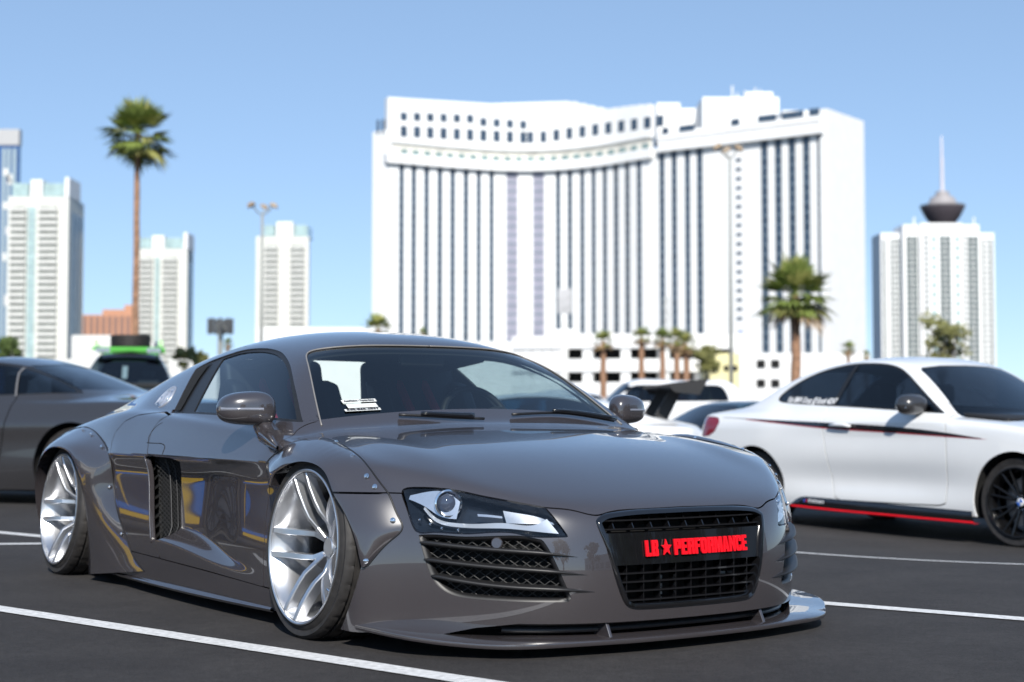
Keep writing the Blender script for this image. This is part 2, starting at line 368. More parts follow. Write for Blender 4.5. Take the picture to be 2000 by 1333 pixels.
stripe((-6.2, 12.75), (-2.0, 9.07), .10)
stripe((-6.0, 8.95), (-1.6, 9.55), .10)
# ---------------------------------------------------------------- the grey sports car
HEAD = .5905
CAR = thing('sports_car', 'low grey widebody sports car with silver wheels and red grille lettering in the foreground', 'car', (.1104, 5.991, 0), HEAD-math.pi/2)
GS = GreyShape(); GV, GN, GF = GS.mother(); GC = GV[GF].mean(1)
def pick(sh, V, N, F, C, box, fields):
    """faces of the mother surface inside box, cut by the fields (functions of the points, negative = keep)"""
    (x0, x1), (y0, y1), (z0, z1) = box
    m = (C[:, 0] > x0) & (C[:, 0] < x1) & (C[:, 1] > y0) & (C[:, 1] < y1) & (C[:, 2] > z0) & (C[:, 2] < z1)
    F = F[m]; u = np.unique(F); mp = -np.ones(len(V), int); mp[u] = np.arange(len(u))
    V, N, F = V[u], N[u], (mp[F], [])
    for fl in fields:
        if len(V) == 0: break
        V, N, F = clip_mesh(V, N, F, fl(V))
    return V, N, F
def panel(name, m, box, fields, mode='both', thick=.012, parent=None, off=0.0, shape=None, car=None, dy=0):
    sh, V0, N0, F0, C0 = shape or (GS, GV, GN, GF, GC); car = car or CAR
    V, N, F = pick(sh, V0, N0, F0, C0, box, fields)
    if off: V = V+N*off
    if len(V) == 0: return []
    V, N, F = skirted(V, N, F, thick) if thick else (V, N, faces_of(F))
    V = np.array(V); N = np.array(N); mir = np.array([1, -1, 1]); res = []
    Fm = [tuple(reversed(f)) for f in F]
    if mode == 'both':
        k = len(V); res.append(obj(name, np.r_[V, V*mir], list(F)+[tuple(i+k for i in f) for f in Fm], m, parent or car, True, np.r_[N, N*mir]))
    else:
        if mode in ('pair', 'right'): res.append(obj(name, V*mir, Fm, m, parent or car, True, N*mir))
        if mode in ('pair', 'left'): res.append(obj(name, V, F, m, parent or car, True, N))
    return res
XZ = lambda V: V[:, [0, 2]]
YZ = lambda V: V[:, [1, 2]]
XY = lambda V: V[:, [0, 1]]
def inside(poly, dom=XZ, g=0.0): return lambda V: sdpoly(dom(V), poly)+g
def outside(poly, dom=XZ, g=0.0): return lambda V: -sdpoly(dom(V), poly)+g
ANY = (-9, 9)
G = .0022      # half a panel gap
# outlines (world-size, in the car's own frame)
WIN = smooth_loop([(-1.721, .785), (-1.80, .890), (-1.885, .990), (-1.795, 1.018), (-1.68, 1.038), (-1.485, 1.064), (-1.291, 1.066), (-1.131, 1.052), (-1.0, 1.024), (-.841, .967), (-.653, .866), (-.474, .749), (-.663, .757), (-1.0, .770), (-1.415, .781)], 5, (0, 2, 11))
DOOR = [(-.452, .80), (-.452, .74), (-.447, .681), (-.432, .639), (-.447, .594), (-.452, .412), (-.441, .299), (-.438, .130), (-.44, .1335), (-.99, .150), (-1.47, .161), (-1.525, .222), (-1.575, .42), (-1.637, .60), (-1.70, .655), (-1.725, .70), (-1.70, .745), (-1.62, .79), (-1.62, .95), (-.6, .95)]
DOOR = [p for p in DOOR]
SILL = [(-3.6, .172), (-1.809, .169), (-1.481, .162), (-.99, .150), (-.385, .134), (.4, .12), (.4, -.2), (-3.6, -.2)]
BLADE = [(-1.47, .161), (-1.525, .222), (-1.575, .42), (-1.637, .60), (-1.70, .655), (-1.725, .70), (-1.70, .745), (-1.66, .775), (-1.80, .79), (-2.0, .775), (-2.10, .748), (-2.155, .694), (-2.147, .654), (-2.10, .61), (-2.05, .45), (-1.95, .30), (-1.80, .168)]
VENT = smooth_loop([(-1.668, .594), (-1.45, .592), (-1.455, .50), (-1.448, .36), (-1.435, .29), (-1.46, .25), (-1.570, .230), (-1.621, .42)], 4, (0, 1, 6))
WSH = np.array([(-.02, .60), (.76, .60), (.725, .735), (.684, .827), (.637, .921), (.601, .980), (.563, 1.022), (.540, 1.036), (.500, 1.048), (.43, 1.058), (.332, 1.066), (.193, 1.070), (.099, 1.071), (-.02, 1.0715)])
HEADL = smooth_loop([(.846, .520), (.822, .534), (.735, .530), (.648, .506), (.51, .474), (.464, .381), (.558, .381), (.613, .394), (.66, .394), (.718, .388), (.788, .391), (.832, .393), (.845, .470)], 6, (4, 5))
GRIL = np.r_[[(-.05, .463)], smooth_loop([(0, .463), (.20, .461), (.315, .453), (.352, .440), (.366, .422), (.345, .345), (.318, .242), (.292, .175), (.272, .152), (.235, .142), (.10, .140), (0, .140)], 5, (0, 11))[:56], [(-.05, .140)]]
INTK = smooth_loop([(.828, .382), (.822, .330), (.809, .263), (.793, .224), (.764, .194), (.72, .180), (.603, .173), (.47, .172), (.461, .184), (.484, .242), (.518, .334), (.536, .372), (.60, .385), (.72, .379), (.79, .384)], 5, (0, 7, 8, 11))
WF, WR, RAD = (0.0, .32), (-2.65, .32), .327
arch = lambda c, r: (lambda V: r-np.hypot(V[:, 0]-c[0], V[:, 2]-c[1])+np.where(V[:, 1] < .55, 9, 0)*0)
def not_under(V): return .115-V[:, 2]                                        # bumper's lower edge in the middle
def bump_bottom(V): return np.interp(V[:, 1], [0, .60, .70, .78, 1.2], [.100, .102, .085, .058, .056])-V[:, 2]
hoodline = lambda V: np.where(V[:, 1] < .37, V[:, 2]*0+1, 1)
def above_nose(g):                                                           # shut line between bonnet/fender and bumper
    zl = nspl([0, .20, .315, .356, .425, .51, .60, .83, 1.1], [.4635, .4615, .4535, .447, .463, .4735, .49, .5145, .5145])
    return lambda V: np.where(V[:, 0] > .2, zl(V[:, 1])-V[:, 2], -1)+g
def below_nose(g):
    a = above_nose(0); return lambda V: -a(V)+g
# bonnet with the fender tops, front fenders
def split_y(s, g=0): return lambda V: s*(V[:, 1]-np.interp(V[:, 0], [-.6, -.2, .3, .6], [.715, .745, .76, .60]))+g
COWL = lambda V: -(V[:, 0]-(-.405-.10*V[:, 1]**2))
panel('bonnet', PAINT, ((-.6, 1.2), ANY, (.38, .9)), [above_nose(G), split_y(1), outside(HEADL, YZ, G), COWL, lambda V: np.where(V[:, 0] < -.2, -(V[:, 2]-.60), -1)])
panel('cowl', BLACKM, ((-.75, -.3), ANY, (.55, .775)), [lambda V: -COWL(V)+.003, lambda V: V[:, 1]-.72, outside(WSH, YZ, 0)])
panel('front_fender', PAINT, ((-.6, .7), (.4, 2), (.1, .9)), [split_y(-1), above_nose(G), outside(HEADL, YZ, G), arch(WF, RAD), outside(DOOR, XZ, G), outside(SILL, XZ, G), inside([(-.95, .03), (.75, .03), (.75, .60), (-.20, .78), (-.452, .752), (-.95, .76)], XZ), outside([(-.47, .735), (-.47, 1.2), (-2, 1.2), (-2, .735)], XZ)], 'pair')
# front bumper with its openings
panel('front_bumper', PAINT, ((.2, 1.2), ANY, (-.1, .56)), [below_nose(G), outside(HEADL, YZ, G), outside(GRIL, YZ), outside(INTK, YZ), arch(WF, .352), bump_bottom], thick=.02)
# doors, blades, rear quarters, sills
panel('door', PAINT, ((-1.8, -.3), (.5, 2), (.1, .9)), [inside(DOOR, XZ, G), outside(WIN, XZ, .001), outside(VENT, XZ), lambda V: V[:, 2]-np.interp(V[:, 0], [-2, -1.6, -1.0, -.47], [.80, .790, .779, .756])], 'pair', thick=.02)
panel('side_blade', PAINT, ((-2.3, -1.3), (.5, 2), (.1, .9)), [inside(BLADE, XZ, G), outside(VENT, XZ)], 'pair', thick=.02)
panel('rear_quarter', PAINT, ((-3.6, -1.4), (.0, 2), (.05, .86)), [outside(DOOR, XZ, -.0), outside(BLADE, XZ, G), outside(SILL, XZ, G), arch(WR, .345), outside(WIN, XZ, .001), lambda V: np.where(V[:, 0] > -1.75, V[:, 2]-.79, V[:, 2]-.80), lambda V: V[:, 0]+1.6], 'pair')
panel('sill', PAINT, ((-2.6, .1), (.3, 2), (-.1, .25)), [inside(SILL, XZ, G), arch(WF, RAD), arch(WR, RAD), lambda V: .058-V[:, 2]], 'pair')
# roof with pillars and engine deck
ROOFX = lambda V: np.where(V[:, 0] > -1.60, .752+.0*V[:, 0], .80)-V[:, 2]
panel('roof', PAINT, ((-3.6, -.3), ANY, (.70, 1.3)), [outside(WSH, YZ, 0), outside(WIN, XZ, .0), lambda V: np.where(V[:, 0] > -1.72, np.interp(V[:, 0], [-1.72, -1.0, -.47, -.3], [.790, .779, .752, .735]), .80)-V[:, 2], lambda V: V[:, 0]+.30], thick=.02)
panel('windscreen', CLEARG, ((-1.2, -.2), ANY, (.6, 1.2)), [inside(WSH, YZ, .0), lambda V: (-.95-V[:, 0]), lambda V: .70-V[:, 2]], thick=0, off=-.003)
WREAR = [(-1.435, .70), (-1.556, .905), (-1.685, 1.10), (-2.2, 1.1), (-2.2, .7)]
panel('side_window', GLASS, ((-2.2, -.3), (.3, 2), (.6, 1.2)), [inside(WIN, XZ, .010), outside(WREAR, XZ, 0)], 'pair', thick=0, off=-.010)
panel('window_frame', BLACKM, ((-2.2, -.3), (.3, 2), (.6, 1.2)), [inside(WIN, XZ, .0), lambda V: np.minimum(-sdpoly(XZ(V), WIN)-.011, sdpoly(XZ(V), WREAR))], 'pair', thick=.01, off=-.006)
panel('inner_pillar', VOID, ((-2.2, -1.2), (.3, 2), (.6, 1.2)), [inside(WIN, XZ, .012), inside([(-1.60, .70), (-1.72, .95), (-1.76, 1.10), (-2.2, 1.1), (-2.2, .7)], XZ)], 'pair', thick=0, off=.001)
panel('cabin_lining', VOID, ((-2.0, -.36), ANY, (.20, 1.2)), [outside(WIN, XZ, -.004), outside(WSH, YZ, -.004), lambda V: V[:, 0]+.42], 'both', thick=0, off=-.035)
# headlight lenses lie in the outline cut from bonnet, fender and bumper
LENSES = panel('headlight', LENS, ((.2, 1.2), (.3, 2), (.3, .6)), [inside(HEADL, YZ, .003)], 'pair', thick=0, off=-.002)
class Table:
    """depth of the body along one axis on a fine grid, looked up bilinearly together with its normal"""
    def __init__(s, u0, u1, v0, v1, st, lo, hi, mk):
        s.u0, s.v0, s.st = u0, v0, st; u = np.arange(u0, u1+st, st); v = np.arange(v0, v1+st, st); U, Q = np.meshgrid(u, v, indexing='ij'); s.shp = U.shape; U = U.ravel(); Q = Q.ravel()
        a = np.full(len(U), lo); b = np.full(len(U), hi)
        for _ in range(26):
            m = (a+b)/2; i = GS.f(*mk(m, U, Q)) < 0; a = np.where(i, m, a); b = np.where(i, b, m)
        P = np.stack(mk(a, U, Q), 1); s.P = P.reshape(*s.shp, 3); s.N = GS.grad(P).reshape(*s.shp, 3)
    def __call__(s, u, v):
        a = np.clip((np.atleast_1d(np.asarray(u, float))-s.u0)/s.st, 0, s.shp[0]-1.001); b = np.clip((np.atleast_1d(np.asarray(v, float))-s.v0)/s.st, 0, s.shp[1]-1.001)
        i = a.astype(int); j = b.astype(int); fa = (a-i)[:, None]; fb = (b-j)[:, None]
        g = lambda T: T[i, j]*(1-fa)*(1-fb)+T[i+1, j]*fa*(1-fb)+T[i, j+1]*(1-fa)*fb+T[i+1, j+1]*fa*fb
        n = g(s.N); return g(s.P), n/np.linalg.norm(n, axis=1)[:, None]
TX = Table(0, .99, .03, .56, .005, -.3, 1.3, lambda d, u, v: (d, u, v))
TY = Table(-3.3, .60, .03, .90, .0075, .1, 1.5, lambda d, u, v: (u, d, v))
TW = Table(0, .74, .70, 1.09, .01, -1.3, .2, lambda d, u, v: (d, u, v))
def sx_of(y, z, off=0.0):
    """front surface point for given y (>= 0), z"""
    P, n = TX(y, z); return P+n*off
def nx_of(P): return TX(P[:, 1], P[:, 2])[1]
def sy_of(x, z, off=0.0):
    P, n = TY(x, z); return P+n*off
def ny_of(P): return TY(P[:, 0], P[:, 2])[1]
MIR = np.array([1, -1, 1])
def pair(name, V, F, m, parents=None, smooth=True, fix=False, ang=None):
    """the piece on the left side and its mirror image on the right; returns (right, left)"""
    V = np.array(V, float); p = parents or (CAR, CAR)
    F = faces_of(F); a = obj(name, V*MIR, [tuple(reversed(f)) for f in F], m, p[0], smooth, fix=fix); b = obj(name, V, F, m, p[1], smooth, fix=fix)
    if ang: autosmooth(a, ang); autosmooth(b, ang)
    return a, b
HLP = (LENSES[0], LENSES[1])
# headlight insides: black bowl, projector, chrome sweep, reflector
yy, zz = np.meshgrid(np.linspace(.46, .845, 26), np.linspace(.375, .535, 14), indexing='ij')
P = sx_of(yy.ravel(), zz.ravel()); Nn = nx_of(P); sd = sdpoly(P[:, 1:], HEADL); dep = np.clip(-sd*2.2, -.012, .060); B = P-Nn*(.012+dep)[:, None]
NAVY = mat('headlight_black', (.010, .014, .022), .25, noise=.2)
V, N_, F = clip_mesh(B, Nn, grid_faces(26, 14), sd-.006)
pair('housing', V, F, NAVY, HLP)
def inhl(pts, dep):
    """points (y, z) inside the headlight at a depth behind the lens"""
    p = np.array(pts, float); Q = sx_of(p[:, 0], p[:, 1]); return Q-nx_of(Q)*np.array(dep).reshape(-1, 1)
c = inhl([(.752, .492)], .028)[0]; ax = Vector((.93, .36, .05)).normalized()
def orient(V, c, ax):
    q = Vector((0, 0, 1)).rotation_difference(ax).to_matrix(); return [tuple(q@Vector(v)+Vector(c)) for v in V]
mb = MB().lathe([(.030, -.03), (.040, -.028), (.047, .004), (.046, .012), (.041, .014), (.038, .006), (.035, .0)], 40, 'z')
pair('projector_ring', orient(mb.V, c, ax), mb.F, CHROME, HLP, ang=40)
mb = MB().lathe([(.0005, .018), (.012, .0165), (.022, .012), (.030, .005), (.036, -.006)], 32, 'z')
pair('projector_lens', orient(mb.V, c, ax), mb.F, mat('projector_glass', (.05, .06, .09), .03, 0, 1, .01, noise=.02), HLP)
def ribbon(top, bot, n=30):
    a = curve3(top, n); b = curve3(bot, n); V = []
    for i in range(n):
        for t in (0, .33, .66, 1): V.append(a[i]*(1-t)+b[i]*t)
    return np.array(V), grid_faces(n, 4)
SILV = mat('satin_chrome', (.58, .60, .64), .22, .8, noise=.04, nscale=50)
top = inhl([(.832, .512), (.79, .525), (.752, .528), (.722, .500)], [.012, .012, .014, .03]); bot = inhl([(.838, .500), (.803, .475), (.775, .446), (.742, .440)], [.014, .02, .028, .034])
V, F = ribbon(top, bot); pair('reflector', V, F, SILV, HLP)
top = inhl([(.806, .478), (.785, .440), (.745, .426), (.70, .424), (.62, .428), (.54, .428), (.512, .445)], [.022, .03, .03, .03, .028, .026, .022]); bot = inhl([(.809, .468), (.788, .428), (.745, .411), (.70, .408), (.62, .408), (.54, .398), (.488, .392)], [.012, .014, .014, .014, .014, .012, .008])
V, F = ribbon(top, bot); pair('light_strip', V, F, mat('light_guide', (.58, .62, .68), .25, .5, .5, noise=.02), HLP)
top = inhl([(.625, .474), (.58, .466), (.53, .452), (.498, .430)], [.034, .034, .03, .018]); bot = inhl([(.625, .430), (.58, .428), (.53, .428), (.495, .424)], [.034, .03, .028, .018])
V, F = ribbon(top, bot); pair('reflector', V, F, mat('reflector_chrome', (.55, .57, .60), .22, .7, noise=.05, nscale=120), HLP)
top = inhl([(.69, .458), (.66, .456), (.632, .452)], [.03, .03, .03]); bot = inhl([(.69, .450), (.66, .448), (.632, .445)], [.03, .03, .03])
V, F = ribbon(top, bot, 10); pair('side_lamp', V, F, SILV, HLP)
for (y, z) in ((.80, .418), (.822, .432), (.775, .405), (.738, .400)):
    c = inhl([(y, z)], .012)[0]; mb = MB().lathe([(.001, .006), (.004, .004), (.0055, 0)], 10, 'z'); pair('led', orient(mb.V, c, ax), mb.F, CHROME, HLP)
# ---------------------------------------------------------------- grille
GRO = link('grille', None, CAR)
yy, zz = np.meshgrid(np.linspace(-.40, .40, 40), np.linspace(.12, .48, 20), indexing='ij')
P = sx_of(np.abs(yy.ravel()), zz.ravel()); P[:, 1] = yy.ravel(); sdm = sdpoly(np.abs(P[:, 1:]), GRIL)
V, N_, F = clip_mesh(P-np.array([.07, 0, 0]), P*0+np.array([1, 0, 0]), grid_faces(40, 20), sdm-.004); obj('grille_back', V, F, VOID, GRO)
def gx(y, z): return sx_of(abs(y), z)[0][0]
half = [p for p in GRIL if p[0] >= 0]; loop = [(p[0], p[1]) for p in half]+[(-p[0], p[1]) for p in reversed(half[1:-1])]
prof = [(0, .0, -.004), (.0, .0, .006), (.006, .0, .010), (.015, .0, .007), (.018, .0, -.004), (.018, 0, -.06)]
ctr = np.array([0, .30]); V = []; L2 = np.array(loop); n = len(L2)
for i in range(n):
    d = L2[(i+1) % n]-L2[i-1]; d = d/np.linalg.norm(d); nn = np.array([-d[1], d[0]])
    if nn@(ctr-L2[i]) < 0: nn = -nn
    for o_, _, e in prof:
        q = L2[i]+nn*o_; V.append((gx(q[0], min(max(q[1], .145), .458))+e, q[0], q[1]))
autosmooth(obj('grille_frame', V, grid_faces(n, len(prof), True), BLACKG, GRO, True, fix=True), 50)
def gwid(z): return float(np.interp(z, [.14, .152, .175, .242, .345, .422, .44, .453, .463], [.20, .272, .292, .318, .345, .366, .352, .315, .20]))-.012
def slat(z, h, d0, d1, name='slat'):
    w = gwid(z); V = []; ys = np.linspace(-w, w, 17)
    for y in ys:
        x = gx(y, z)
        V += [(x-d0, y, z-h/2), (x-d1, y, z-h*.35), (x-d1, y, z+h*.35), (x-d0, y, z+h/2)]
    n = len(ys); F = [(i*4+k, i*4+(k+1) % 4, i*4+4+(k+1) % 4, i*4+4+k) for i in range(n-1) for k in range(4)]
    obj(name, V, F, BLACKG, GRO, fix=True)
for z in (.447, .428, .400): slat(z, .007, .045, .010)
for z in (.256, .228, .198, .168): slat(z, .008, .05, .010)
def vbar(y, z0, z1, d0=.05, d1=.016):
    V = []
    for z in (z0, z1):
        x = gx(y, z); V += [(x-d0, y-.002, z), (x-d1, y-.002, z), (x-d1, y+.002, z), (x-d0, y+.002, z)]
    obj('grille_bar', V, [(0, 1, 5, 4), (1, 2, 6, 5), (2, 3, 7, 6), (3, 0, 4, 7)], BLACKG, GRO, fix=True)
for k in range(-4, 5): vbar(k*.074, .398, .455); 
for k in range(-4, 5):
    if abs(k*.066) < .27: vbar(k*.066, .150, .285)
w0, w1 = gwid(.395), gwid(.285); V = []; ys = np.linspace(-1, 1, 21)
for t in ys:
    for z, w, e in ((.282, w1, -.022), (.284, w1, .004), (.388, w0, .004), (.391, w0, -.022)):
        V.append((gx(t*w, z)+e-.006, t*w, z))
autosmooth(obj('plate', V, grid_faces(21, 4), BLACKG, GRO, True, fix=True), 40)
def on_plate(V2, yc, zc, e):
    """lettering drawn in the plane (u to the viewer's right), wrapped on the plate"""
    out = []
    for u, v, w in V2:
        y = yc+u; out.append((gx(min(max(y, -.36), .36), .34)+(.340-zc-v)*.22*0+e+w+( (gx(y, zc+v)-gx(y, .34)) ), y, zc+v))
    return out
LET = link('lettering', None, CAR)
GLYPH = {  # heavy block capitals, drawn as butted polygons on a 10 x 14 field
 'L': [[(0, 0), (4, 0), (4, 14), (0, 14)], [(4, 0), (8.2, 0), (8.2, 3), (4, 3)]],
 'B': [[(0, 0), (4, 0), (4, 14), (0, 14)], [(4, 0), (8.3, 0), (9, .8), (9, 2.6), (4, 2.6)], [(4, 6), (8, 6), (8.2, 7.2), (8, 8.2), (4, 8.2)], [(4, 11.4), (9, 11.4), (9, 13.2), (8.3, 14), (4, 14)], [(5.4, 2.6), (9, 2.6), (9, 6), (5.4, 6)], [(5.4, 8.2), (9, 8.2), (9, 11.4), (5.4, 11.4)]],
 'P': [[(0, 0), (4, 0), (4, 14), (0, 14)], [(4, 5.4), (8.2, 5.4), (9, 6.2), (9, 8), (4, 8)], [(4, 11.4), (9, 11.4), (9, 13.2), (8.2, 14), (4, 14)], [(5.4, 8), (9, 8), (9, 11.4), (5.4, 11.4)]],
 'E': [[(0, 0), (4, 0), (4, 14), (0, 14)], [(4, 0), (8, 0), (8, 2.8), (4, 2.8)], [(4, 5.8), (7.4, 5.8), (7.4, 8.4), (4, 8.4)], [(4, 11.2), (8, 11.2), (8, 14), (4, 14)]],
 'F': [[(0, 0), (4, 0), (4, 14), (0, 14)], [(4, 5.8), (7.2, 5.8), (7.2, 8.4), (4, 8.4)], [(4, 11.2), (7.8, 11.2), (7.8, 14), (4, 14)]],
 'R': [[(0, 0), (4, 0), (4, 14), (0, 14)], [(4, 5.8), (8.2, 5.8), (9, 6.6), (9, 8.2), (4, 8.2)], [(4, 11.4), (9, 11.4), (9, 13.2), (8.2, 14), (4, 14)], [(5.4, 8.2), (9, 8.2), (9, 11.4), (5.4, 11.4)], [(5.4, 0), (9, 0), (9, 4.8), (8, 5.8), (5.4, 5.8)]],
 'O': [[(0, 2), (.8, .6), (1.8, 0), (7.2, 0), (8.2, .6), (9, 2), (9, 2.8), (0, 2.8)], [(0, 11.2), (9, 11.2), (9, 12), (8.2, 13.4), (7.2, 14), (1.8, 14), (.8, 13.4), (0, 12)], [(0, 2.8), (3.7, 2.8), (3.7, 11.2), (0, 11.2)], [(5.3, 2.8), (9, 2.8), (9, 11.2), (5.3, 11.2)]],
 'C': [[(0, 2), (.8, .6), (1.8, 0), (7.2, 0), (8.2, .6), (9, 2), (9, 2.8), (0, 2.8)], [(0, 11.2), (9, 11.2), (9, 12), (8.2, 13.4), (7.2, 14), (1.8, 14), (.8, 13.4), (0, 12)], [(0, 2.8), (3.7, 2.8), (3.7, 11.2), (0, 11.2)], [(5.3, 2.8), (9, 2.8), (9, 5.2), (5.3, 5.2)], [(5.3, 8.6), (9, 8.6), (9, 11.2), (5.3, 11.2)]],
 'M': [[(0, 0), (3.2, 0), (3.2, 14), (0, 14)], [(8.6, 0), (11.8, 0), (11.8, 14), (8.6, 14)], [(3.2, 14), (3.2, 7), (4.6, 0), (5.9, 0), (5.9, 6.5), (4.5, 14)], [(8.6, 14), (7.3, 14), (5.9, 6.5), (5.9, 0), (7.2, 0), (8.6, 7)]],
 'A': [[(0, 0), (3.6, 0), (4.6, 14), (2.4, 14)], [(5.8, 0), (9.4, 0), (7, 14), (4.6, 14)], [(3.9, 2.4), (5.6, 2.4), (5.3, 5), (4.1, 5)]],
 'N': [[(0, 0), (3.3, 0), (3.3, 14), (0, 14)], [(6, 0), (9.3, 0), (9.3, 14), (6, 14)], [(3.3, 14), (3.3, 7.5), (6, 0), (6, 6.5)]]}
def block_text(txt, width, height, t):
    """returns one (V, F) per letter, centred"""
    adv = [max(p[0] for q in GLYPH[c] for p in q)+.75 for c in txt]; tot = sum(adv)-.75; k = width/tot; out = []; x = 0
    for c, a in zip(txt, adv):
        mb = MB()
        for q in GLYPH[c]: mb.prism([((x+p[0]-tot/2)*k, (p[1]/14-.5)*height) for p in q], -t, t)
        out.append((mb.V, mb.F)); x += a
    return out
for V, F in block_text('PERFORMANCE', .332, .052, .003): obj('letter', on_plate(V, .081, .336, .004), F, RED, LET, fix=True)
for V, F in block_text('LB', .050, .052, .003): obj('letter', on_plate(V, -.177, .336, .004), F, RED, LET, fix=True)
st = [(.0225*(1 if i % 2 == 0 else .42)*math.sin(i*math.pi/5), .0285*(1 if i % 2 == 0 else .42)*math.cos(i*math.pi/5)-.002) for i in range(10)]
V = [(u, v, w) for w in (-.003, .003) for u, v in st]; F = [tuple(range(10)), tuple(range(19, 9, -1))]+[(i, (i+1) % 10, 10+(i+1) % 10, 10+i) for i in range(10)]
obj('star', on_plate(V, -.118, .337, .004), F, RED, LET, fix=True)
# radiator glimpsed behind the lower slats
for y, z in ((-.11, .235), (-.11, .207), (-.11, .181), (.225, .235), (.225, .207), (.225, .181), (.18, .232)):
    x = gx(y, z)-.056; w = .017 if y < 0 else .011
    MB().box((x-.004, y-w, z-.0045), (x, y+w, z+.0045)).build('radiator_tab', mat('radiator_metal', (.45, .44, .42), .5, .3, noise=.2), GRO)
# ---------------------------------------------------------------- side intakes of the bumper
yy, zz = np.meshgrid(np.linspace(.44, .85, 36), np.linspace(.16, .40, 22), indexing='ij')
P = sx_of(yy.ravel(), zz.ravel()); Nn = nx_of(P); sdi = sdpoly(P[:, 1:], INTK)
INT = [link('air_intake', None, CAR), link('air_intake', None, CAR)]
V, N_, F = clip_mesh(P-Nn*.045, Nn, grid_faces(36, 22), sdi-.015); pair('intake_back', V, F, VOID, INT)
def arc_bars():
    """diamond mesh: two families of slanting wires following the bumper"""
    V = []; F = []
    ys_ = np.linspace(.44, .85, 120); base = sx_of(ys_, np.full(120, .27)); sl = np.r_[0, np.cumsum(np.hypot(np.diff(base[:, 0]), np.diff(base[:, 1])))]
    for sgn in (1, -1):
        for s0 in np.arange(-.45, .95, .040):
            pts = []
            for z in np.arange(.165, .395, .012):
                s_ = s0+sgn*(z-.28)*1.45
                if 0 < s_ < sl[-1]:
                    y = np.interp(s_, sl, ys_)
                    pts.append((y, z) if sdpoly(np.array([[y, z]]), INTK)[0] < .004 else None)
                else: pts.append(None)
            run = []
            for p in pts+[None]:
                if p is None:
                    if len(run) > 1:
                        Q = sx_of([r[0] for r in run], [r[1] for r in run]); Q = Q-nx_of(Q)*.026; m_ = MB().tube(Q, .0019, 4, False); o = len(V); V.extend(m_.V); F.extend(tuple(i+o for i in f) for f in m_.F)
                    run = []
                else: run.append(p)
    return V, F
V, F = arc_bars(); pair('mesh_grille', V, F, mat('grille_wire', (.022, .022, .022), .45, noise=.1), INT)
n = len(INTK); V = []
for i in range(n):
    p = INTK[i]; d = INTK[(i+1) % n]-INTK[i-1]; d /= np.linalg.norm(d)+1e-9; nn = np.array([-d[1], d[0]]); 
    if sdpoly(np.array([p+nn*.01]), INTK)[0] > 0: nn = -nn
    for o_, e in ((0, -.004), (.006, -.006), (.012, -.016), (.012, -.045)):
        q = p+nn*o_; Q = sx_of(q[0], q[1]); V.append((Q+nx_of(Q)*e)[0])
pair('intake_rim', V, grid_faces(n, 4, True), BLACKM, INT, fix=True)
for fin in ([(.826, .357), (.671, .338), (.523, .326), (.438, .315)], [(.819, .302), (.673, .283), (.501, .268), (.410, .257)], [(.803, .250), (.674, .225), (.475, .211), (.385, .202)]):
    c_ = curve3([(a, b, 0) for a, b in fin], 26); V = []; 
    for i, (y, z, _) in enumerate(c_):
        t = i/25; w = .010*min(1, (1-t)/.28+.03)*min(1, t/.04+.4); out = .020*min(1, (1-t)/.25)*(.35+.65*min(1, t/.12)); Q = sx_of(y, z); g = nx_of(Q)[0]; Q = Q[0]
        for a, b in ((-1, -.03), (-.6, out*.6), (.1, out), (.75, out*.65), (1, -.03)): V.append(Q+g*(b if b > 0 else b*min(1, (1-t)/.2+.05))+np.array([0, 0, w*a]))
    pair('intake_fin', V, grid_faces(26, 5), BLACKM, INT, fix=True)
c = sx_of(.652, .360)[0]; g = Vector(nx_of(c[None])[0]); mb = MB().lathe([(.0, .003), (.016, .003), (.019, 0), (.0195, -.02)], 28, 'z')
pair('sensor_cap', orient(mb.V, Vector(c)-g*.006, g), mb.F, PAINT, INT, ang=40)
# ---------------------------------------------------------------- splitter and lower lip
spl = [(.30, .98), (.382, .97), (.580, .915), (.715, .800), (.822, .684), (.885, .49), (.922, .285), (.935, 0)]
cv = curve3([(a, b, 0) for a, b in spl], 40); fullc = np.r_[cv[:, :2], (cv[:-1, :2]*np.array([1, -1]))[::-1]]
V = []
for x, y in fullc:
    up = .030*max(0, (abs(y)-.70)/.28)**2
    for e, z in ((-.16-.12*(abs(y) < .6), .058), (-.012, .055), (-.002, .051), (0, .044), (-.004, .036), (-.06, .034), (-.30, .034)):
        d = np.array([.80+.2*(1-abs(y)), y*.75]); d /= np.linalg.norm(d); V.append((x+d[0]*e, y+d[1]*e, z+up*(1 if e > -.1 else .2)))
autosmooth(obj('splitter', V, grid_faces(len(fullc), 7), PAINT, CAR, True, fix=True), 50)
V = []; ys = np.linspace(-.70, .70, 41)
for y in ys:
    x = float(GS.N(abs(y), .11)); 
    for dx, z in ((-.10, .112), (-.012, .101), (-.028, .094), (-.12, .10)): V.append((x+dx, y, z))
obj('bumper_underside', V, grid_faces(41, 4), BLACKM, CAR, True, fix=True)
V = []; ys = np.linspace(-.62, .62, 31)
for y in ys:
    x = float(GS.N(abs(y), .11))-.055; V += [(x-.02, y, .088), (x+.004, y, .081), (x+.004, y, .069), (x-.02, y, .063)]
obj('lower_vane', V, grid_faces(31, 4), mat('vane_grey', (.03, .03, .032), .35, noise=.1), CAR, True, fix=True)
for s in (-1, 1):
    y = .335*s; x = float(GS.N(.335, .11)); MB().prism([(x-.10, .055), (x+.012, .053), (x-.012, .100), (x-.10, .100)], y-.006, y+.006, 'y').build('splitter_fin', PAINT, CAR, bevel=.002)
MB().box((.30, -.50, .05), (.70, .50, .38)).build('bumper_core', VOID, CAR)
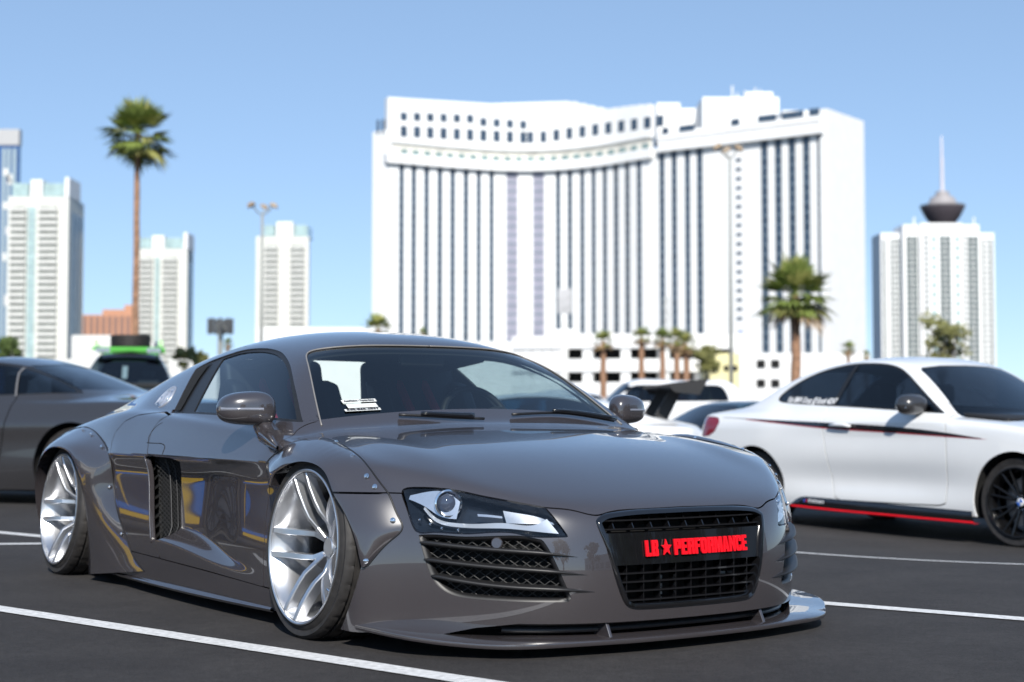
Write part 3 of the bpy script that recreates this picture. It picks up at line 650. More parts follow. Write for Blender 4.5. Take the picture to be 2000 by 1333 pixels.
# ---------------------------------------------------------------- bolted fender flares
def flare_grid(outer, lip, n=72, m=14, bulge=.6, flat=0, flat0=0):
    """surface from the bolt line on the body to the wheel-arch lip, then a return flange"""
    o = curve3(outer, n); l = curve3(lip, n); V = []
    for i in range(n):
        bl = np.interp(i/(n-1), np.linspace(0, 1, len(bulge)), bulge) if isinstance(bulge, (list, tuple)) else bulge; P, Q = o[i], l[i]; on = ny_of(np.array([[P[0], abs(P[1]), P[2]]]))[0]
        c = Q-P; L_ = np.linalg.norm(c); ta = c-on*(c@on); ta = ta/np.linalg.norm(ta)*L_*1.0+on*L_*bl*.8
        tb = np.array([c[0]*.9, .02, c[2]*.9-.01])*1.15
        ln = np.interp(i/(n-1), [0, .26, .42, .62, .75, 1], [flat0, flat0, 0, 0, flat, flat])
        for k in range(m):
            s = k/(m-1); V.append(((2*s**3-3*s**2+1)*P+(s**3-2*s**2+s)*ta+(-2*s**3+3*s**2)*Q+(s**3-s**2)*tb)*(1-ln)+(P+c*s+on*(.010*math.sin(math.pi*s)))*ln)
        V.append(Q+np.array([0, -.004, 0])+.006*c/L_); V.append(Q+np.array([0, -.055, 0])-.004*c/L_)
    return np.array(V), grid_faces(n, m+2), o, l
def snap(pts, off=.001):
    p = np.array(pts, float); return sy_of(p[:, 0], p[:, 1], off)
FO = [(-.435, .936, .550), (-.460, .935, .594), (-.429, .922, .624), (-.388, .906, .648), (-.348, .887, .668), (-.29, .853, .682), (-.203, .813, .688), (-.041, .838, .672), (.103, .869, .648), (.222, .889, .617), (.298, .895, .579), (.341, .889, .545), (.377, .880, .512), (.404, .875, .471), (.426, .868, .435), (.441, .863, .406), (.419, .893, .363), (.392, .926, .321), (.368, .955, .277)]
FL = [(a, b+.010, c) for a, b, c in [(-.262, 1.005, .520), (-.235, 1.005, .560), (-.185, 1.004, .582), (-.12, 1.003, .601), (-.05, 1.001, .613), (.01, 1.0, .615), (.07, 1.0, .611), (.125, 1.0, .600), (.175, 1.0, .577), (.232, 1.0, .516), (.285, .988, .455), (.328, .979, .395), (.346, .972, .350), (.357, .966, .305), (.362, .960, .272)]]
def by_arc(pts, ref_frac):  # same fraction along both curves
    return pts
V, F, fo, fl = flare_grid(FO, FL, 90, bulge=[.5, .6, .7, .7, .6, .5, .35, .22, .15, .12, .1], flat=.9)
zgap = .5145
Nrm = np.zeros((len(V), 3)); 
def cutset(V, F, fld): 
    a, _, c = clip_mesh(V, V*0+1., F, fld); return a, c
Va, Fa = cutset(V, F, np.where(V[:, 0] > .1, (zgap+.0035)-V[:, 2]+(V[:, 1]-1)*.0, -1.)); Vb, Fb = cutset(V, F, np.where(V[:, 0] > .1, V[:, 2]-(zgap-.0035), 1.))
FLR = pair('front_flare', Va, Fa, PAINT, ang=60); pair('front_flare_lower', Vb, Fb, PAINT, ang=60)
RO = [(-1.665, .959, .092), (-1.779, .963, .141), (-1.899, .966, .247), (-1.995, .964, .334), (-2.068, .958, .448), (-2.098, .967, .575), (-2.16, .957, .615), (-2.26, .943, .650), (-2.401, .925, .686), (-2.52, .910, .706), (-2.64, .90, .716), (-2.78, .905, .708), (-2.9, .91, .68), (-3.02, .905, .61), (-3.10, .90, .50), (-3.14, .90, .38), (-3.16, .90, .22)]
RL = [(-2.275, 1.000, .030), (-2.268, 1.003, .12), (-2.262, 1.012, .22), (-2.258, 1.022, .32), (-2.270, 1.033, .40), (-2.300, 1.040, .475), (-2.340, 1.045, .530), (-2.395, 1.048, .577), (-2.46, 1.05, .604), (-2.53, 1.05, .617), (-2.62, 1.05, .622), (-2.72, 1.05, .617), (-2.82, 1.05, .59), (-2.92, 1.045, .54), (-2.99, 1.04, .46), (-3.02, 1.03, .36), (-3.03, 1.0, .20)]
V, F, ro, rl = flare_grid(RO, RL, 100, bulge=[.1, .12, .2, .35, .5, .55, .55, .5, .4, .3], flat0=.9); RFL = pair('rear_flare', V, F, PAINT, ang=60)
def bolts(curve, ids, nn_in, par):
    for i in ids:
        p = curve[i]; nx = par[1]; q = ny_of(np.array([p]))[0]; c = p+nn_in[i]; g = Vector(q)
        mb = MB().lathe([(.0095, 0), (.0095, .002), (.007, .0035), (.0065, .0065), (.004, .0075), (.0, .0075)], 12, 'z')
        pair('bolt', orient(mb.V, Vector(c)+g*.006, g), mb.F, CHROME, (par[0], par[1]), ang=40)
def inward(o, l, d): 
    c = l-o; return c/np.linalg.norm(c, axis=1)[:, None]*d
bolts(fo, (33, 50, 61, 65, 75, 87), inward(fo, fl, .022), FLR); bolts(ro, (13, 26, 38, 49, 58), inward(ro, rl, .02), RFL)
# thin dark rubber bead along the bolt lines
for o_, par in ((fo, FLR), (ro, RFL)):
    mb = MB().tube(o_+np.array([0, .0005, 0]), .0028, 5, False); pair('seal', mb.V, mb.F, BLACKM, par)
# ---------------------------------------------------------------- wheels
def tyre_mesh(rt, rr, w, nseg=240):
    h = w/2; e = h-.006; prof = [(rr-.012, -e), (rr+.004, -e), (rr+.018, -e+.010), (rt-.014, -h*.92), (rt-.006, -h*.86), (rt-.001, -h*.78)]
    gro = [-.62, -.20, .20, .62]; last = -h*.80
    for g in gro:
        a = g*h; prof += [(rt, a-.007), (rt-.010, a-.005), (rt-.010, a+.005), (rt, a+.007)]
    prof += [(rt-.001, h*.78), (rt-.006, h*.86), (rt-.014, h*.92), (rr+.018, e-.010), (rr+.004, e), (rr-.012, e)]
    mb = MB().lathe(prof, nseg, 'y'); V = np.array(mb.V); k = len(prof)
    for i in range(nseg):                      # sipes across the tread, slanted
        for q in range(k):
            r, y = prof[q]
            if r > rt-.004:
                ph = (i+ y/h*5.0*(1 if y > 0 else -1)) % 8
                if ph < 1 and .22*h < abs(y) < .79*h:
                    t = 2*math.pi*i/nseg; V[i*k+q] -= np.array([math.cos(t), 0, math.sin(t)])*.0035
    return V, mb.F
def spoke(side, rim, yl, hub, rot, w=.0105):
    """one bar of a split spoke, in wheel coordinates (y outward)"""
    pts = [(rim*1.005, 9.5), (rim*.80, 11.5), (rim*.60, 15.5), (rim*.47, 20.5), (rim*.33, 28.5), (rim*.17, 34.0)]; yb = [yl-.006, yl-.018, yl-.036, yl-.052, hub+.022, hub+.004]
    V = []; P = []
    for (r, a), y in zip(pts, yb):
        t = rot+side*R(a); P.append((r*math.cos(t), y, r*math.sin(t)))
    Q = np.array(P); P = np.concatenate([Q[i]+(Q[i+1]-Q[i])*np.array([[0], [.5]]) for i in range(5)]+[Q[5:]]); nP = len(P)
    for i in range(nP):
        d = P[min(i+1, nP-1)]-P[max(i-1, 0)]; d /= np.linalg.norm(d); u = np.cross(d, [0, 1, 0]); u /= np.linalg.norm(u); o = np.cross(u, d)
        if o[1] < 0: o = -o
        s = i/(nP-1); ww = w*(1.05-.10*s); dp = .034+.012*s
        for a, b in ((-ww*1.15, -dp), (-ww, -.004), (-ww*.78, 0), (ww*.78, 0), (ww, -.004), (ww*1.15, -dp)): V.append(P[i]+u*a+o*b)
    F = [(i*6+k, i*6+(k+1) % 6, i*6+6+(k+1) % 6, i*6+6+k) for i in range(nP-1) for k in range(6)]+[tuple(range(6)), tuple(range(nP*6-1, nP*6-7, -1))]
    return V, F
def make_wheel(car, name, x, y, z, side, camber, rt, rimr, w, rot0, hubd, tyre_m=None, rim_m=None, spokes=spoke, nsp=5, disc=True, steer=0):
    """side = +1 left, -1 right; the outer lip plane sits at |y|"""
    wl = link(name, None, car); wl.location = (x, y*side, z); wl.rotation_euler = (R(camber), 0, (0 if side > 0 else math.pi)+steer)
    rim_m = rim_m or ALU; h = w/2; c0 = -w*.5+.002       # wheel-local: outer lip at y = 0
    V, F = tyre_mesh(rt, rimr, w); t = obj('tyre', V+np.array([0, c0, 0]), F, tyre_m or RUBBER, wl, True, fix=True); autosmooth(t, 38)
    prof = [(rimr-.002, -.004), (rimr, .001), (rimr-.004, .003), (rimr-.009, .001), (rimr-.012, -.010), (rimr-.016, -.020), (rimr-.024, -.032), (rimr-.034, -.06), (rimr-.036, -w*.55), (rimr-.022, -w*.75), (rimr-.008, -w*.93), (rimr-.0, -w*.96)]
    rm = MB().lathe(prof, 96, 'y').build('rim', rim_m, wl, True); autosmooth(rm, 40)
    for k in range(nsp):
        for s in (-1, 1):
            V, F = spokes(s, rimr-.012, 0, -hubd, rot0+k*2*math.pi/nsp); autosmooth(obj('spoke', V, F, rim_m, wl, True, fix=True), 16)
    hub = MB().lathe([(.0005, -hubd+.006), (.030, -hubd+.006), (.034, -hubd+.002), (.036, -hubd-.006), (.062, -hubd-.014), (.074, -hubd-.03), (.076, -hubd-.06)], 48, 'y').build('hub', rim_m, wl, True); autosmooth(hub, 30)
    for k in range(nsp):
        a = rot0+(k+.5)*2*math.pi/nsp; MB().lathe([(.0, .002), (.008, .002), (.009, -.004), (.009, -.012)], 10, 'y', (.052*math.cos(a), -hubd-.008, .052*math.sin(a))).build('lug_nut', CHROME, wl, True)
    if disc:
        MB().lathe([(.07, -hubd-.075), (.185, -hubd-.075), (.185, -hubd-.10), (.07, -hubd-.10)], 64, 'y').build('brake_disc', STEEL, wl)
        V = []; n = 14
        for i in range(n):
            a = R(-28+56*i/(n-1))+(R(168) if x > -1 else R(12)); 
            for r, yy_ in ((.115, -hubd-.05), (.205, -hubd-.05), (.205, -hubd-.12), (.115, -hubd-.12)): V.append((r*math.cos(a), yy_, r*math.sin(a)))
        obj('brake_caliper', V, grid_faces(n, 4)+[(0, 1, 2, 3), (4*n-1, 4*n-2, 4*n-3, 4*n-4)]+[(i*4+3, i*4, i*4+4, i*4+7) for i in range(n-1)], mat('caliper_grey', (.10, .10, .105), .4, noise=.1), wl, fix=True)
        a = R(215); MB().tube([(.245*math.cos(a), -.02, .245*math.sin(a)), (.225*math.cos(a), -.012, .225*math.sin(a))], .004, 8).build('valve', CHROME, wl)
    return wl
for s in (-1, 1):
    make_wheel(CAR, 'front_wheel', 0, 1.012, .318, s, 4.0, .3195, .270, .255, R(72) if s < 0 else R(108), .105)
    make_wheel(CAR, 'rear_wheel', -2.65, 1.028, .318, s, 5.0, .3195, .270, .300, R(68) if s < 0 else R(112), .125)
def well(cx, name):
    for s in (-1, 1):
        V = []; n = 30
        for i in range(n):
            a = R(-25+230*i/(n-1)); 
            for y in (.55, .93): V.append((cx+.365*math.cos(a), s*y, .31+.345*math.sin(a)))
        V.append((cx, s*.55, .3)); F = grid_faces(n, 2)+[(i*2, i*2+2, 2*n) for i in range(n-1)]
        obj(name, V, F, VOID, CAR)
well(0, 'wheel_well'); well(-2.65, 'wheel_well')
MB().box((-3.4, -.80, .075), (-.36, .80, .12)).build('underbody', VOID, CAR)
MB().box((-2.28, -.9, .075), (-.37, .9, .12)).build('floor_pan', VOID, CAR)
# side skirt lip under the sill
cv = curve3([(-2.20, .955, .05), (-1.5, .985, .053), (-.9, .985, .055), (-.36, .965, .058)], 30); V = []
for x, y, z in cv: V += [(x, y-.10, z+.012), (x, y-.006, z+.008), (x, y, z+.002), (x, y-.006, z-.008), (x, y-.10, z-.008)]
pair('side_skirt', V, grid_faces(30, 5), PAINT, fix=True, ang=45)
# ---------------------------------------------------------------- side vents
SV = [link('side_vent', None, CAR), link('side_vent', None, CAR)]
def ventp(x, z, d):
    xb = -1.64+max(0, .605-z)*.27; t = min(max((x-xb)/.20, 0), 1); y0 = sy_of(xb-.03, z)[0][1]; y1 = sy_of(max(x, xb+.14), z)[0][1]
    return np.array([x, y0*(1-t)+y1*t-d-.02*math.sin(math.pi*t), z])
V = []
for i in range(9):
    for j in range(13):
        z = .225+.375*j/12; xb = -1.64+max(0, .605-z)*.27; V.append(ventp(xb-.036+.25*i/8, z, .055))
pair('vent_back', V, grid_faces(9, 13), VOID, SV)
Vm, Fm = [], []
for sg in (1, -1):
    for z0 in np.arange(.05, .80, .020):
        run = []
        for k in range(9):
            u = k/8; z = z0+sg*(u-.5)*.17
            if .245 < z < .585: run.append(ventp(-1.64+max(0, .605-z)*.27+.008+.155*u, z, .022))
        if len(run) > 2:
            m_ = MB().tube(run, .0016, 4, False); o = len(Vm); Vm += m_.V; Fm += [tuple(i+o for i in f) for f in m_.F]
pair('vent_mesh', Vm, Fm, mat('vent_wire', (.012, .012, .012), .6, noise=.1), SV)
for u, r_ in ((.42, .0035), (.62, .002)):
    mb = MB().tube([ventp(-1.64+max(0, .605-z)*.27+.17*u, z, .012) for z in np.linspace(.245, .582, 14)], r_, 6, False); pair('vent_rib', mb.V, mb.F, BLACKM, SV)
mb = MB().tube([sy_of(-1.64+max(0, .605-z)*.27-.033, z, .001)[0] for z in np.linspace(.222, .596, 16)], .0045, 6); pair('vent_edge', mb.V, mb.F, PAINT, SV)
# door handle flap line, fuel cap
def line_on(pts, r, m, name, n=20, off=0.0):
    c_ = curve3([(a, b, 0) for a, b in pts], n); Q = sy_of(c_[:, 0], c_[:, 1], off); mb = MB().tube(Q, r, 4, False); pair(name, mb.V, mb.F, m)
line_on([(-1.715, .653), (-1.60, .652), (-1.52, .648), (-1.485, .632), (-1.478, .606)], .0022, VOID, 'handle_seam')
line_on([(-1.645, .742), (-1.71, .712), (-1.727, .68), (-1.70, .655)], .0014, VOID, 'door_seam')
c = sy_of(-1.99, .852)[0]; g = Vector(ny_of(c[None])[0]); mb = MB().lathe([(0, .004), (.020, .004), (.024, .007), (.030, .007), (.034, .003), (.064, .003), (.067, .006), (.074, .006), (.076, -.006)], 40, 'z')
a, b = pair('fuel_cap', orient(mb.V, Vector(c)-g*.001, g), mb.F, mat('cast_aluminium', (.50, .53, .60), .45, .6, noise=.15, nscale=200), ang=30)
for k in range(6):
    t = k*math.pi/3; e1 = g.orthogonal().normalized(); e2 = g.cross(e1); p = Vector(c)+(e1*math.cos(t)+e2*math.sin(t))*.05+g*.004; mb = MB().lathe([(0, .004), (.005, .003), (.006, 0)], 8, 'z'); pair('cap_screw', orient(mb.V, p, g), mb.F, CHROME, (a, b))
# ---------------------------------------------------------------- mirrors
def mirror_housing():
    xs = np.linspace(0, 1, 26); V = []; nn = 28
    # lofted from the outer tip to the inner end; section in (x, z)
    for s in xs:
        e = max(.02, (1-abs(2*s-1)**3.2))**.42; e *= (.90+.16*s-.05*s*s); y = 1.040-.215*s
        cx0 = -.690+.055*s; hx = .078*e*(1.0-.05*s); hz = .072*e*(.92+.12*s); cz = .796-.002*s+.004*math.sin(3*s)
        for k in range(nn):
            t = 2*math.pi*k/nn; ct, sn = math.cos(t), math.sin(t); px = np.sign(ct)*abs(ct)**.75; pz = np.sign(sn)*abs(sn)**(.72 if sn > 0 else .60)
            V.append((cx0+hx*px*(1 if px > 0 else .62), y, cz+hz*pz*(1.0 if pz > 0 else .93)))
    n = len(xs); F = [(i*nn+k, (i+1)*nn+k, (i+1)*nn+(k+1) % nn, i*nn+(k+1) % nn) for i in range(n-1) for k in range(nn)]+[tuple(range(nn)), tuple(range(n*nn-1, (n-1)*nn-1, -1))]
    return V, F
MP = [link('mirror', None, CAR), link('mirror', None, CAR)]
V, F = mirror_housing(); H = pair('mirror_housing', V, F, PAINT, MP, fix=True)
for o in H:
    sb = o.modifiers.new('sub', 'SUBSURF'); sb.levels = 1; sb.render_levels = 1
V = []; 
for i in range(16):
    s = .02+.66*i/15; e = max(.02, (1-abs(2*s-1)**3.2))**.42*(.90+.16*s-.05*s*s); y = 1.040-.215*s; x = -.690+.055*s+.078*e*(1-.05*s)*.995
    V += [(x-.004, y, 0.805), (x+.002, y+(.003 if i == 0 else 0), .802), (x+.002, y, .794), (x-.004, y, .791)]
pair('indicator', V, grid_faces(16, 4), mat('indicator_glass', (.25, .26, .30), .08, .3, 1, noise=.1), MP, fix=True)
arm = [(-.655, .872, .752), (-.620, .868, .718), (-.585, .865, .690), (-.54, .868, .672)]
V = []; P = curve3(arm, 10)
for i, p in enumerate(P):
    s = i/9; d = P[min(i+1, 9)]-P[max(i-1, 0)]; d /= np.linalg.norm(d); u = np.array([0, 1., 0]); o = np.cross(d, u)
    for k in range(12):
        t = 2*math.pi*k/12; ct, sn = math.cos(t), math.sin(t); V.append(p+u*(np.sign(ct)*abs(ct)**.6)*.030*(1+.25*s)+o*(np.sign(sn)*abs(sn)**.6)*(.036+.014*s))
pair('mirror_arm', V, [(i*12+k, (i+1)*12+k, (i+1)*12+(k+1) % 12, i*12+(k+1) % 12) for i in range(9) for k in range(12)]+[tuple(range(12)), tuple(range(119, 107, -1))], PAINT, MP, fix=True, ang=50)
V = []; P = curve3([(-.60, .872, .700), (-.54, .885, .683), (-.47, .905, .668), (-.39, .925, .652)], 10)
for i, p in enumerate(P):
    s = i/9; 
    for k in range(10):
        t = 2*math.pi*k/10; V.append(p+np.array([math.cos(t)*.0, math.cos(t)*.035*(1.05-s*.9), math.sin(t)*.036*(1.05-s*.8)]))
pair('mirror_foot', V, [(i*10+k, (i+1)*10+k, (i+1)*10+(k+1) % 10, i*10+(k+1) % 10) for i in range(9) for k in range(10)]+[tuple(range(10))], PAINT, MP, fix=True, ang=60)
# ---------------------------------------------------------------- wipers, stickers, trim lines
def wsp(y, z, off=.0):
    P, n = TW(abs(y), z); return (P+n*off)[0]
def wpt(y, z, off): 
    p = wsp(y, z, off); return (p[0], y, p[2])
for pts, tag_ in (([(-.41, .765), (-.30, .760), (-.20, .754), (-.06, .748)], 0), ([(.10, .766), (.25, .772), (.376, .772), (.52, .758), (.665, .738)], 1)):
    W_ = link('wiper', None, CAR); c_ = curve3([(a, b, 0) for a, b in pts], 14)
    MB().tube([wpt(a, b, .014) for a, b, _ in c_], [.006]*14, 6).build('wiper_blade', BLACKM, W_, True)
    q = c_[3:12] if tag_ == 0 else c_[5:]
    MB().tube([wpt(a, b-.004, .030) for a, b, _ in q], np.linspace(.007, .011, len(q)), 6).build('wiper_arm', BLACKG, W_, True)
def decal(name, y0, y1, z0, z1, m, txt=None, tcol=None, tilt=0.0):
    V = []; ys = np.linspace(y0, y1, 6)
    for y in ys:
        for z in (z0, z1): V.append(wpt(y, z+tilt*(y-y0), .0025))
    d = obj(name, V, grid_faces(6, 2), m, CAR, fix=True)
    if txt:
        T, Ft = text_mesh(txt, (z1-z0)*.9, 0, .0006, .8); w = max(v[0] for v in T)-min(v[0] for v in T); k = (y1-y0)*.88/w
        obj('sticker_print', [wpt((y0+y1)/2+v[0]*k, (z0+z1)/2+v[1]*.85+tilt*((y1-y0)/2+v[0]*k), .004) for v in T], Ft, tcol, d)
    return d
INK = mat('sticker_ink', (.03, .03, .04), .5, noise=.05); PAPER = mat('sticker_paper', (.62, .64, .62), .5, noise=.05)
decal('sticker', -.588, -.448, .8205, .8315, PAPER, 'AutoNation - Toyota Scion', INK, .05)
decal('sticker', -.580, -.458, .800, .815, PAPER, None, None, .05)
decal('sticker', -.600, -.455, .787, .7955, PAPER, '562-860-6561', INK, .05)
TRIM = mat('seal_trim', (.20, .19, .18), .35, noise=.05)
e_ = [p for p in WSH if p[0] > 0 and .70 < p[1]]+[(0, 1.0714)]
for s in (-1, 1):
    MB().tube([wpt(s*a, b, .001) for a, b in curve3([(a, b, 0) for a, b in e_], 60)[:, :2]], .0035, 5).build('windscreen_seal', TRIM, CAR, True)
# ---------------------------------------------------------------- cabin
CLOTH = mat('seat_leather', (.012, .012, .014), .55, noise=.2, nscale=40)
def seat(y):
    s = link('seat', None, CAR); prof = [(-1.00, .36), (-.96, .42), (-1.30, .46), (-1.42, .52), (-1.60, .92), (-1.63, 1.03), (-1.70, 1.03), (-1.68, .72), (-1.56, .40), (-1.40, .30), (-1.02, .30)]
    MB().prism(prof, y-.25, y+.25, 'y').build('seat_body', CLOTH, s, True, bevel=.05, seg=3); 
    MB().prism([(-1.34, .50), (-1.30, .60), (-1.50, .92), (-1.60, .94), (-1.46, .52)], y-.27, y-.19, 'y').build('seat_bolster', CLOTH, s, True, bevel=.02); MB().prism([(-1.34, .50), (-1.30, .60), (-1.50, .92), (-1.60, .94), (-1.46, .52)], y+.19, y+.27, 'y').build('seat_bolster', CLOTH, s, True, bevel=.02)
    for o in (-.07, .07): MB().tube([(-1.62, y+o, .93), (-1.50, y+o, .80), (-1.40, y+o, .60)], .022, 6).build('harness_strap', mat('harness_red', (.55, .01, .03), .6, noise=.1), s)
seat(-.36); seat(.36)
MB().prism([(-1.83, .80), (-1.775, .80), (-1.70, .965), (-1.745, .965)], -.55, -.51, 'y').build('harness_bar', MATS['harness_red'], CAR, bevel=.008)
dash = [(-.36, .66), (-.40, .70), (-.60, .735), (-.80, .742), (-.92, .70), (-.94, .60), (-.90, .40), (-.36, .40)]
MB().prism(dash, -.70, .70, 'y').build('dashboard', mat('dash_black', (.008, .008, .009), .7, noise=.2), CAR, True, bevel=.03)
MB().lathe([(.0, 0), (.10, .0), (.115, .05), (.10, .09), (0, .09)], 24, 'x', (-.90, .36, .70)).build('instrument_hood', MATS['dash_black'], CAR, True)
c = Vector((-1.02, .36, .735)); q = Matrix.Rotation(R(-24), 3, 'Y'); V = []; F = []; nn, mm = 40, 10
for i in range(nn):
    t = 2*math.pi*i/nn
    for k in range(mm):
        u = 2*math.pi*k/mm; r = .175+.015*math.cos(u); V.append(tuple(q@Vector((.015*math.sin(u), r*math.cos(t), r*math.sin(t)))+c))
SW = obj('steering_wheel', V, [(i*mm+k, ((i+1) % nn)*mm+k, ((i+1) % nn)*mm+(k+1) % mm, i*mm+(k+1) % mm) for i in range(nn) for k in range(mm)], BLACKM, CAR, True)
for a in (0, 180, 270): MB().tube([tuple(c), tuple(q@Vector((0, .17*math.cos(R(a)), .17*math.sin(R(a))))+c)], .016, 6).build('wheel_spoke', BLACKM, SW)
MB().box((-.92, -.11, .985), (-.89, .11, 1.04)).build('rear_view_mirror', BLACKM, CAR, True, bevel=.012); MB().tube([(-.885, 0, 1.03), (-.86, 0, 1.065)], .012, 6).build('mirror_stem', BLACKM, CAR)
MB().box((-1.95, -.60, .40), (-1.90, .60, .83)).build('rear_bulkhead', CLOTH, CAR); 
for s in (-1, 1): MB().tube([(-1.82, s*.58, .60), (-1.80, s*.52, .98), (-1.2, s*.50, 1.04)], .020, 8).build('roll_bar', CLOTH, CAR, True)
MB().prism([(-1.9, .12), (-.36, .12), (-.36, .34), (-1.9, .36)], -.78, .78, 'y').build('cabin_floor', VOID, CAR)
# ---------------------------------------------------------------- the other cars: one shape family, one spec each
class CarShape(GreyShape):
    def __init__(s, p):
        s.p = p; s.h0 = nspl(*zip(*p['h0'])); s.zr0 = nspl(*zip(*p['roof'])); s.wg0 = nspl(*zip(*p['wg'])); s.hw = p['hw']
        s.side = [(z, nspl(*zip(*t))) for z, t in p['side']]; s.bz = p['belt']; s.ws = p['ws']; s.rw = p.get('rw'); s.k_rear = p.get('kr', .03)
        zs = [z for z, _ in s.side]; n = len(zs); s.basis = [nspl(zs, [1.0 if j == i else 0.0 for j in range(n)]) for i in range(n)]
        s.xn, s.na, s.nb = p['nose']; s.xt, s.ta, s.tb = p['tail']; s.x_fan, s.x_nose, s.x_tail, s.z_org = p['fan']
        s.crown = p.get('crown', .07); s.slope = p.get('slope', .62); s.drp = p.get('drop', .05); s.nlean = p.get('nlean', .12); s.tlean = p.get('tlean', .10); s.xt0 = p['tfan']
    def H(s, x, y): return s.h0(x)-s.drp*(np.abs(y)/s.hw)**2.6
    def W(s, x, z): 
        w = 0
        for (zk, fk), b in zip(s.side, s.basis): w = w+b(z)*fk(x)
        return w
    def f(s, x, y, z):
        q = np.abs(y)/s.hw
        nose = s.xn-s.na*q**2.2-s.nb*q**6-s.nlean*np.clip((z-.45)/.4, -.35, 2)**2
        tail = s.xt+s.ta*q**2.2+s.tb*q**6+s.tlean*np.clip((z-.6)/.4, -1.2, 2)**2
        low = lse(.018, z-s.H(x, y), y-s.W(x, z), (x-nose)*.8, (tail-x)*.8)
        zr = s.zr0(x)-s.crown*(np.abs(y)/.6)**2.6
        zz = np.maximum(z-s.bz, -.10); wg = s.wg0(x)-zz*s.slope-.25*np.clip(z-s.bz, 0, None)**2
        xw = s.ws[0]-s.ws[1]*(z-s.ws[2])-s.ws[3]*y*y
        gr = lse(.02, z-zr, y-wg, (x-xw)*.6, s.bz-.2-z)
        return smin2(.010+(s.k_rear-.01)*sstep(s.p['krx'], s.p['krx']-.5, x), low, gr)
    def mother(s, nu=150, nf=46, nt=130, tmax=2.0):
        us = [(s.xt0+(s.x_tail-s.xt0)*t, -t*math.pi/2) for t in np.linspace(1, 0, nf//2)[:-1]]+[(x, 0.0) for x in np.linspace(s.xt0, s.x_fan, nu)]+[(s.x_fan+(s.x_nose-s.x_fan)*t, t*math.pi/2) for t in np.linspace(0, 1, nf+1)[1:]]
        th = np.linspace(0, tmax, nt); xo = np.array([u[0] for u in us])[:, None]; ph = np.array([u[1] for u in us])[:, None]
        dx = np.sin(th)[None]*np.sin(ph); dy = np.sin(th)[None]*np.cos(ph); dz = np.cos(th)[None]+0*ph; xo = (xo+0*dx).ravel(); dx = dx.ravel(); dy = dy.ravel(); dz = dz.ravel()
        lo = np.full(len(dx), .02); hi = np.full(len(dx), 2.2)
        for _ in range(24):
            m = (lo+hi)/2; ins = s.f(xo+dx*m, dy*m, s.z_org+dz*m) < 0; lo = np.where(ins, m, lo); hi = np.where(ins, hi, m)
        P = np.stack([xo+dx*lo, dy*lo, s.z_org+dz*lo], 1); P[np.abs(P[:, 1]) < 1e-6, 1] = 0; i = (np.arange(len(us)-1)[:, None]*nt+np.arange(nt-1)[None]).ravel()
        return P, s.grad(P), np.stack([i+nt, i+nt+1, i+1, i], 1)
    def sy(s, x, z, off=0.0):
        x = np.atleast_1d(np.asarray(x, float)); z = np.atleast_1d(np.asarray(z, float)); lo = np.full(len(x), .1); hi = np.full(len(x), 1.6)
        for _ in range(22):
            m = (lo+hi)/2; i = s.f(x, m, z) < 0; lo = np.where(i, m, lo); hi = np.where(i, hi, m)
        P = np.stack([x, lo, z], 1); return P+s.grad(P)*off
def plain_spoke(side, rim, yl, hub, rot, w=.009):
    t0 = rot+side*R(9); t1 = rot+side*R(5); P = np.linspace(0, 1, 5)[:, None]*(np.array([.05*math.cos(t1), hub+.005, .05*math.sin(t1)])-np.array([rim*math.cos(t0), yl-.012, rim*math.sin(t0)]))+np.array([rim*math.cos(t0), yl-.012, rim*math.sin(t0)])
    u = np.array([-math.sin(rot), 0, math.cos(rot)]); V = []
    for p in P: V += [p+u*w*.8-np.array([0, .03, 0]), p+u*w*.9-np.array([0, .004, 0]), p+u*w*.3, p-u*w*.3, p-u*w*.9-np.array([0, .004, 0]), p-u*w*.8-np.array([0, .03, 0])]
    return V, [(i*6+k, i*6+(k+1) % 6, i*6+6+(k+1) % 6, i*6+6+k) for i in range(4) for k in range(6)]
DARKRIM = mat('dark_rim', (.012, .012, .013), .22, .6, .5, noise=.1)
DGLASS = glass_mat('dark_glass', (.10, .13, .17), 1.6)
